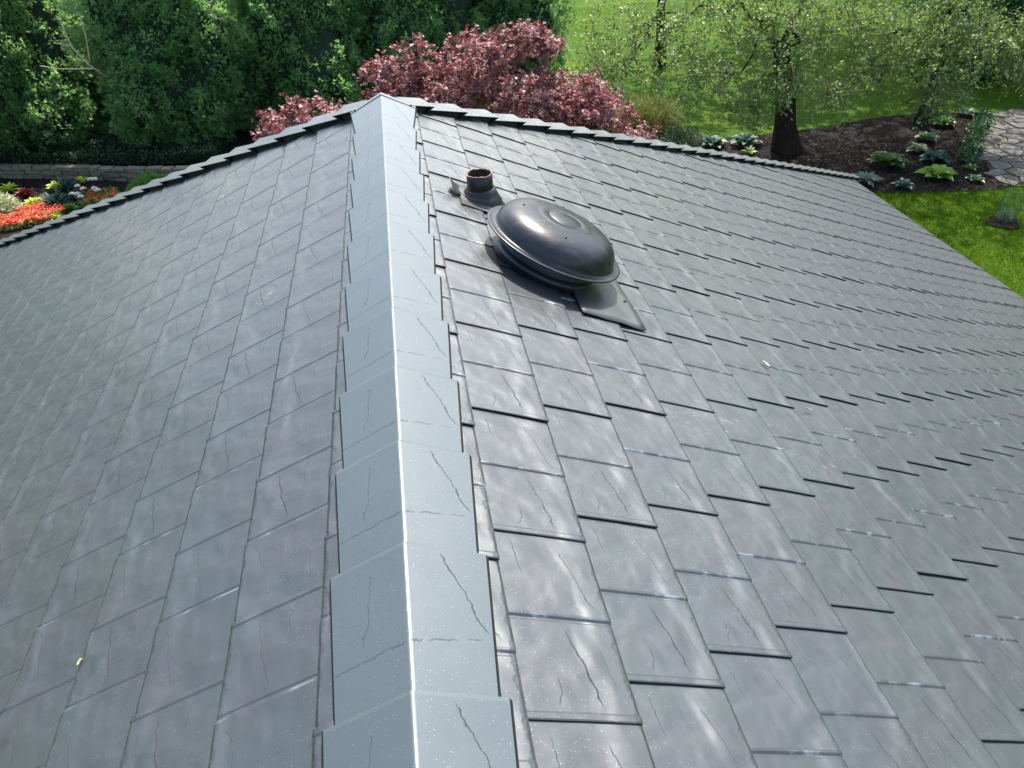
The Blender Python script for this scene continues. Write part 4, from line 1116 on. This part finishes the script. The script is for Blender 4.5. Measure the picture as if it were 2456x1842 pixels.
# ground cover: under the evergreens, and along the path
def cover(name, label, pts_fn, n, L, mat, dz=0.0, h=.12, wr=.7):
    P = pts_fn(n); n = len(P); z = np.full((n, 1), G + dz) + rng.uniform(0, h, (n, 1)); P3 = np.concatenate([P, z], 1)
    D = rvec(n); D[:, 2] = np.abs(D[:, 2]) * .6 + .1; N = rng.normal(size=(n, 3)) * .5; N[:, 2] += 1
    o = link(name, cat_mesh(name, [kites(P3, D, N, rng.uniform(.7, 1.3, n) * L, rng.uniform(.7, 1.3, n) * L * wr, ease(.45 + rng.normal(size=n) * .22))]), mat); tag(o, label, kind='stuff')
def strip(n):
    t = rng.random(n); x = 16.45 + (19.6 - 16.45) * t; y = 18.45 + (22.1 - 18.45) * t ** .92
    return np.stack([x + rng.normal(size=n) * .13 - .05, y + rng.normal(size=n) * .12 + .1 * np.sin(t * 20)], 1)
cover('ground_cover', 'green creeping leaves between mulch and stone path', strip, 2600, .10, M_strip, .03, .16)
def under(n):
    x = rng.uniform(-18, -6, n); y = 26.0 + (-13.4 - x) * .28 + rng.uniform(-.25, 2.2, n); return np.stack([x, np.maximum(y, 24.2)], 1)
cover('ground_cover', 'dark ivy on the bank under the arborvitae', under, 26000, .09, M_dk, .38, .35)
# red and white flowers
def flowers(name, label, spots, L, mat, heads, hz, kind='stuff', cat=None, parent=None):
    P = spots; n = len(P); i = np.repeat(np.arange(n), heads); m_ = len(i)
    a = np.tile(np.arange(heads) * 2 * math.pi / heads, n) + np.repeat(rng.uniform(0, 6, n), heads)
    tilt = np.repeat(rng.normal(size=(n, 2)) * .35, heads, axis=0)
    D = np.stack([np.cos(a), np.sin(a), .25 + np.cos(a) * tilt[:, 0] + np.sin(a) * tilt[:, 1]], 1)
    N = np.stack([tilt[:, 0] * 0, tilt[:, 1] * 0, np.ones(m_)], 1)
    V, F, T = kites(P[i], D, N, np.full(m_, L) * rng.uniform(.8, 1.2, m_), np.full(m_, L * .95), ease(np.repeat(rng.random(n), heads)))
    me = mesh_np(name, V, F, T); return me
M_redf = mat_leaf('scarlet_petal', (.62, .035, .02), (.80, .07, .035), (.95, .16, .09), .5, .3, (.9, .08, .03))
M_whf = mat_leaf('white_petal', (.75, .75, .72), (.85, .85, .83), (.92, .92, .9), .6, .3, (.9, .9, .88))
M_redl = mat_leaf('begonia_leaf', (.08, .12, .03), (.28, .34, .10), (.60, .62, .30), .5, .25)
redp = [(-14.6, 21.6), (-12.3, 21.55), (-11.5, 22.0), (-11.0, 22.5), (-10.5, 22.3), (-10.0, 21.8), (-10.4, 21.2), (-11.2, 20.95), (-12.2, 20.8), (-14.6, 20.9)]
def inpoly(n, poly):
    A = np.array(poly); P = np.stack([rng.uniform(A[:, 0].min(), A[:, 0].max(), n), rng.uniform(A[:, 1].min(), A[:, 1].max(), n)], 1); return P[pip(P, poly)]
P = inpoly(3200, redp); P3 = np.concatenate([P, G + .16 + .10 * np.abs(np.sin(P[:, :1] * 6) * np.cos(P[:, 1:] * 7)) + rng.uniform(0, .06, (len(P), 1))], 1)
o = link('red_flowers', flowers('red_flowers', '', P3, .045, M_redf, 5, 0), M_redf); tag(o, 'drift of scarlet bedding flowers at the left edge, above the hip caps', kind='stuff')
cover('red_flower_leaves', 'yellow-green leaves among the scarlet flowers', lambda n: inpoly(n, redp), 9000, .07, M_redl, .03, .2)
P = inpoly(420, [(-10.1, 22.9), (-8.9, 22.9), (-8.6, 22.2), (-9.6, 22.0)]); P3 = np.concatenate([P, G + .2 + rng.uniform(0, .1, (len(P), 1))], 1)[:110]
o = link('scattered_red_flowers', flowers('scattered_red_flowers', '', P3, .045, M_redf, 5, 0), M_redf); tag(o, 'sparse red flowers below the white blooms', kind='stuff')
cover('flower_bed_leaves', 'green leaves under the white and sparse red flowers', lambda n: inpoly(n, [(-10.2, 23.0), (-9.0, 23.2), (-8.5, 22.2), (-9.6, 21.9)]), 2600, .09, M_gr, .03, .2)
wf = empty('white_flowers', (-9.75, 22.8, G)); tag(wf, 'white flowering plant with round blooms beside the strappy plants', 'plant')
for k, (dx, dy, dz) in enumerate([(-.20, .12, .42), (.12, .38, .50), (.28, .30, .52), (.02, -.10, .40), (-.28, -.28, .34), (-.10, -.32, .34), (.36, -.16, .40), (.0, -.42, .28), (.46, -.22, .36)]):
    q = 46; P3 = rvec(q) * .075; P3[:, 2] = np.abs(P3[:, 2]) * .8
    o = link('bloom', flowers('bloom', '', P3, .028, M_whf, 5, 0), M_whf, wf); o.location = (dx, dy, dz)
sgs = [(np.array([0, 0, 0.]), np.array([dx, dy, .36]), .008, .005) for dx, dy in ((-.2, .12), (.2, .34), (0, -.1), (-.2, -.3), (.38, -.18))]
V, F, _ = tubes(sgs, 4); link('stems', mesh_np('stems', V, F), M_gr, wf)
# wire cage with a sapling
cage = empty('wire_cage', (14.82, 14.9, G)); tag(cage, 'green wire mesh plant cage standing on the lawn at the right edge', 'plant cage'); cage.rotation_euler = (R(-4), R(7), 0)
M_wire = simple('green_wire', (.01, .10, .06), .45)
sg = []; rc = .24; hc = .80
for k in range(22):
    a = 2 * math.pi * k / 22; sg.append((np.array([rc * math.cos(a), rc * math.sin(a), 0]), np.array([rc * math.cos(a), rc * math.sin(a), hc]), .0045, .0045))
for j in range(9):
    z = j * hc / 8
    for k in range(22):
        a, b = 2 * math.pi * k / 22, 2 * math.pi * (k + 1) / 22; sg.append((np.array([rc * math.cos(a), rc * math.sin(a), z]), np.array([rc * math.cos(b), rc * math.sin(b), z]), .0035, .0035))
V, F, _ = tubes(sg, 4); link('wire_mesh', mesh_np('wire_mesh', V, F), M_wire, cage)
bush('sapling', 'small grey-green shrub growing inside the wire cage', 14.82, 14.9, .20, 420, .05, mat_leaf('sapling_leaf', (.05, .10, .05), (.12, .18, .10), (.25, .30, .2), .5, .2), flat=1.6)
ringp = [(14.75 + (.42 + .05 * math.sin(3 * a)) * math.cos(a), 14.8 + (.36 + .04 * math.cos(4 * a)) * math.sin(a)) for a in np.linspace(0, 6.1, 18)]
o = sheet('mulch_ring', ringp, .05, M_mulch); tag(o, kind='structure')
# mulch chips
P = inpoly(26000, bedR); n = len(P); P3 = np.concatenate([P, np.full((n, 1), G + .034)], 1); D = rvec(n); D[:, 2] = np.abs(D[:, 2]) * .3
kk = NT('bark_chip'); cc = kk.ramp(kk.attr('tint'), [(0, (.006, .005, .004)), (.85, (.015, .012, .010)), (1, (.16, .12, .09))]); M_chip = kk.bsdf(cc, .9, 0, None, 1.4, .2)
o = link('mulch_chips', cat_mesh('mulch_chips', [kites(P3, D, np.tile([[0, 0, 1.]], (n, 1)), rng.uniform(.03, .08, n), rng.uniform(.012, .03, n), rng.random(n) ** .8)]), M_chip); tag(o, 'dark bark chips scattered over the planting bed', kind='stuff')
